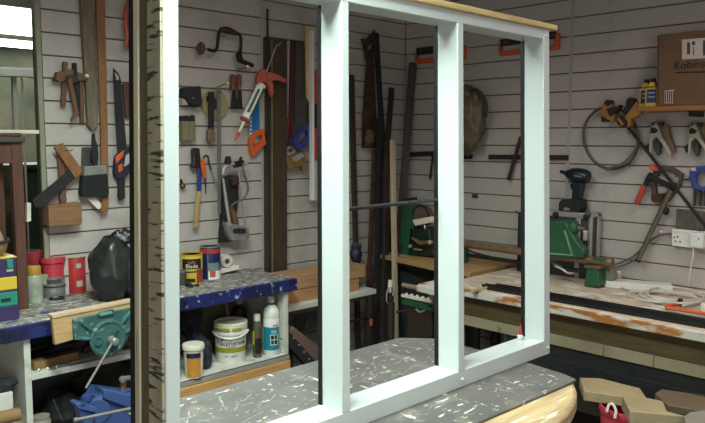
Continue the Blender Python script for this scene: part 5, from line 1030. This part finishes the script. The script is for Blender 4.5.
for x in (694, 699.5, 704.5): bp(rp([(x-1, 188), (x+1.5, 188), (x+.5, 206), (x-1.5, 206)], .012, .03), 'hanging_bar', M_gcase, t, .002)
bp(rp([(690, 168), (695, 167), (696, 171), (691, 171)], .055, .06), 'pale_pad', M_paper, t)
# pipe, sockets, brush pad, cables
t = rth('steel_pipe', 'olive grey steel pipe leaning on the right wall beside the socket', 'pipe', 637, 262)
build(MB().tube([WR(671, 190, .05), WR(637.5, 261, .06)], .0135, 14), 'pipe', mat('pipe_olive', (108,108,92), .4, .5, .15), t); build(MB().tube([WR(638.3, 259.5, .06), WR(637.3, 261.5, .06)], .0145, 14), 'end', M_dsteel, t)
build(MB().blob(WR(666, 211, .04), (.02, .015, .02), .2, 3, 71, 14, 10), 'rubber_clip', M_blackm, t)
t = rth('scrub_pad', 'grey bristle pad block fixed above the white socket', 'brush', 689, 220)
bp(rp([(676, 209), (703, 212), (703, 230), (675.5, 229)], .002, .035), 'pad', mat('pad_grey', (92,86,80), .9, 0, .5, 60, stretch=(1, 5, .3)), t, .003)
t = rth('socket', 'double white wall socket with plug in its right outlet', 'socket', 690, 238)
sk_ = bp(rp([(671.5, 228.5), (712, 232.5), (712, 250.5), (671.5, 245.8)], .002, .04), 'socket_body', M_wplast, t, .004)
for x, y in ((674.3, 237.5), (677.5, 236.7), (675.5, 241.3), (680, 241.8)): build(rp([(x-.7, y-.9), (x+.7, y-.8), (x+.7, y+.9), (x-.7, y+.8)], .04, .0405), 'pin_hole', M_blackm, sk_, smooth=0)
bp(rp([(690, 232.5), (703, 233.5), (703, 248.5), (689.5, 247)], .04, .075), 'plug', M_wplast, t, .005); bp(rp([(673.5, 230.5), (680, 231), (680, 233), (673.5, 232.6)], .04, .043), 'switch', M_cream, sk_); bp(rp([(684, 231.4), (688, 231.8), (688, 234), (684, 233.6)], .04, .043), 'switch', M_cream, sk_)
build(MB().lathe(WR(698.5, 239, .075), [(.004, 0), (.003, .002)], NR, 8), 'screw', M_gcase, t)
solo('plug_flex', 'thin white flex dropping from the plug to the bench', 'cable', rtube([(693.5, 248), (693, 256), (691, 266), (688, 285)], .06, .004), M_wcable)
solo('grey_cable', 'grey cable looping from the socket down to the lathe', 'cable', rtube([(672, 233.5), (661, 235), (653, 239), (646, 244.5), (634, 256), (622, 262), (613, 265)], .025, .0055), M_cable)
solo('thin_lead', 'second thin grey lead running below the grey cable', 'cable', rtube([(640, 257), (631, 262), (621, 266), (613, 267)], .03, .004), M_cable)
solo('white_cable_clip', 'tiny white cable clip on the right wall beside the pipe', 'clip', MB().blob(WR(661.5, 231.8, .008), (.008, .009, .009), .1, 2, 3, 12, 8), M_wplast)

# ================================================================== low right foreground
t = thing('storage_crate', 'black storage crate holding timber offcuts in front of the right bench', 'crate', (2.77, .78, 0))
build(MB().box((2.62, .5, .0), (2.92, 1.06, .04)), 'crate_base', M_blackm, t)
for lo, hi in (((2.62, .5, .04), (2.64, 1.06, .57)), ((2.90, .5, .04), (2.92, 1.06, .57)), ((2.64, 1.04, .04), (2.90, 1.06, .57)), ((2.64, .5, .04), (2.90, .52, .57))): build(MB().box(lo, hi), 'crate_side', M_blackm, t, bevel=.004)
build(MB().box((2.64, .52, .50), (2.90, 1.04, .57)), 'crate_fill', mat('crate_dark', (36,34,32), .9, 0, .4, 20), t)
G = 'square timber offcuts in the foreground'
def off(lab, pix, z, hgt, m_):
    return solo('timber_offcut', lab, 'offcut', MB().prism([P(x, y, 'z', z) for x, y in pix], (0, 0, -hgt)), m_, G, bevel=.003)
off('pale square timber offcut, leftmost and furthest back of the offcuts', ((579.5, 377.5), (600, 378), (640, 388), (648, 400), (584, 391)), .61, .04, M_offcut)
off('pale square timber offcut lying over the leftmost one', ((622, 396), (628, 393.5), (663, 401), (667, 411), (686, 416), (630, 411)), .66, .05, wood('offcut_b', (162,144,112), .14, 'y'))
off('dull brown flat offcut lying behind the other offcuts', ((655, 393), (662, 389), (712, 396), (712, 412), (668, 405)), .60, .03, wood('offcut_c', (112,96,74), .16, 'y'))
off('grey weathered block at the lower right edge', ((684, 416), (690, 412), (712, 409), (712, 424), (686, 424)), .66, .09, wood('offcut_d', (138,130,118), .12, 'y'))
t = thing('red_bucket', 'red plastic bin with white handle loops carrying the timber offcuts', 'bin', V((P(632, 405, 'z', .57).x, P(632, 405, 'z', .57).y, 0)))
cb = P(632, 405, 'z', .57); ra = 31*px_m(cb)
build(MB().lathe(V((cb.x, cb.y, 0)), [(ra*.75, 0), (ra*.96, .54), (ra*1.0, .54), (ra*1.02, .548), (ra*1.02, .562), (ra*1.0, .569), (ra*.95, .569), (ra*.9, .5), (ra*.72, .02)], n=36), 'pail', M_redpl, t)
build(MB().tube(smoothpts([P(x, y, 'z', .575) for x, y in ((607, 411), (609, 405), (613, 404.5), (616, 411), (615, 417))]), .0055), 'handle', M_wplast, t); build(MB().tube(smoothpts([P(x, y, 'z', .59) for x, y in ((635, 421), (634, 416), (637, 415), (642, 421))]), .005), 'handle_end', M_wplast, t)
solo('green_rag', 'dark green rag pile on the floor under the bench corner', 'rag', MB().blob((2.2, 1.75, .12), (.2, .2, .2), .3, 3, 81, 28, 18, flat=.002), mat('rag_green', (44,50,42), .9, 0, .4, 12, spk=[((92,86,80), (.6,.7), 8, None)]), smooth=60)
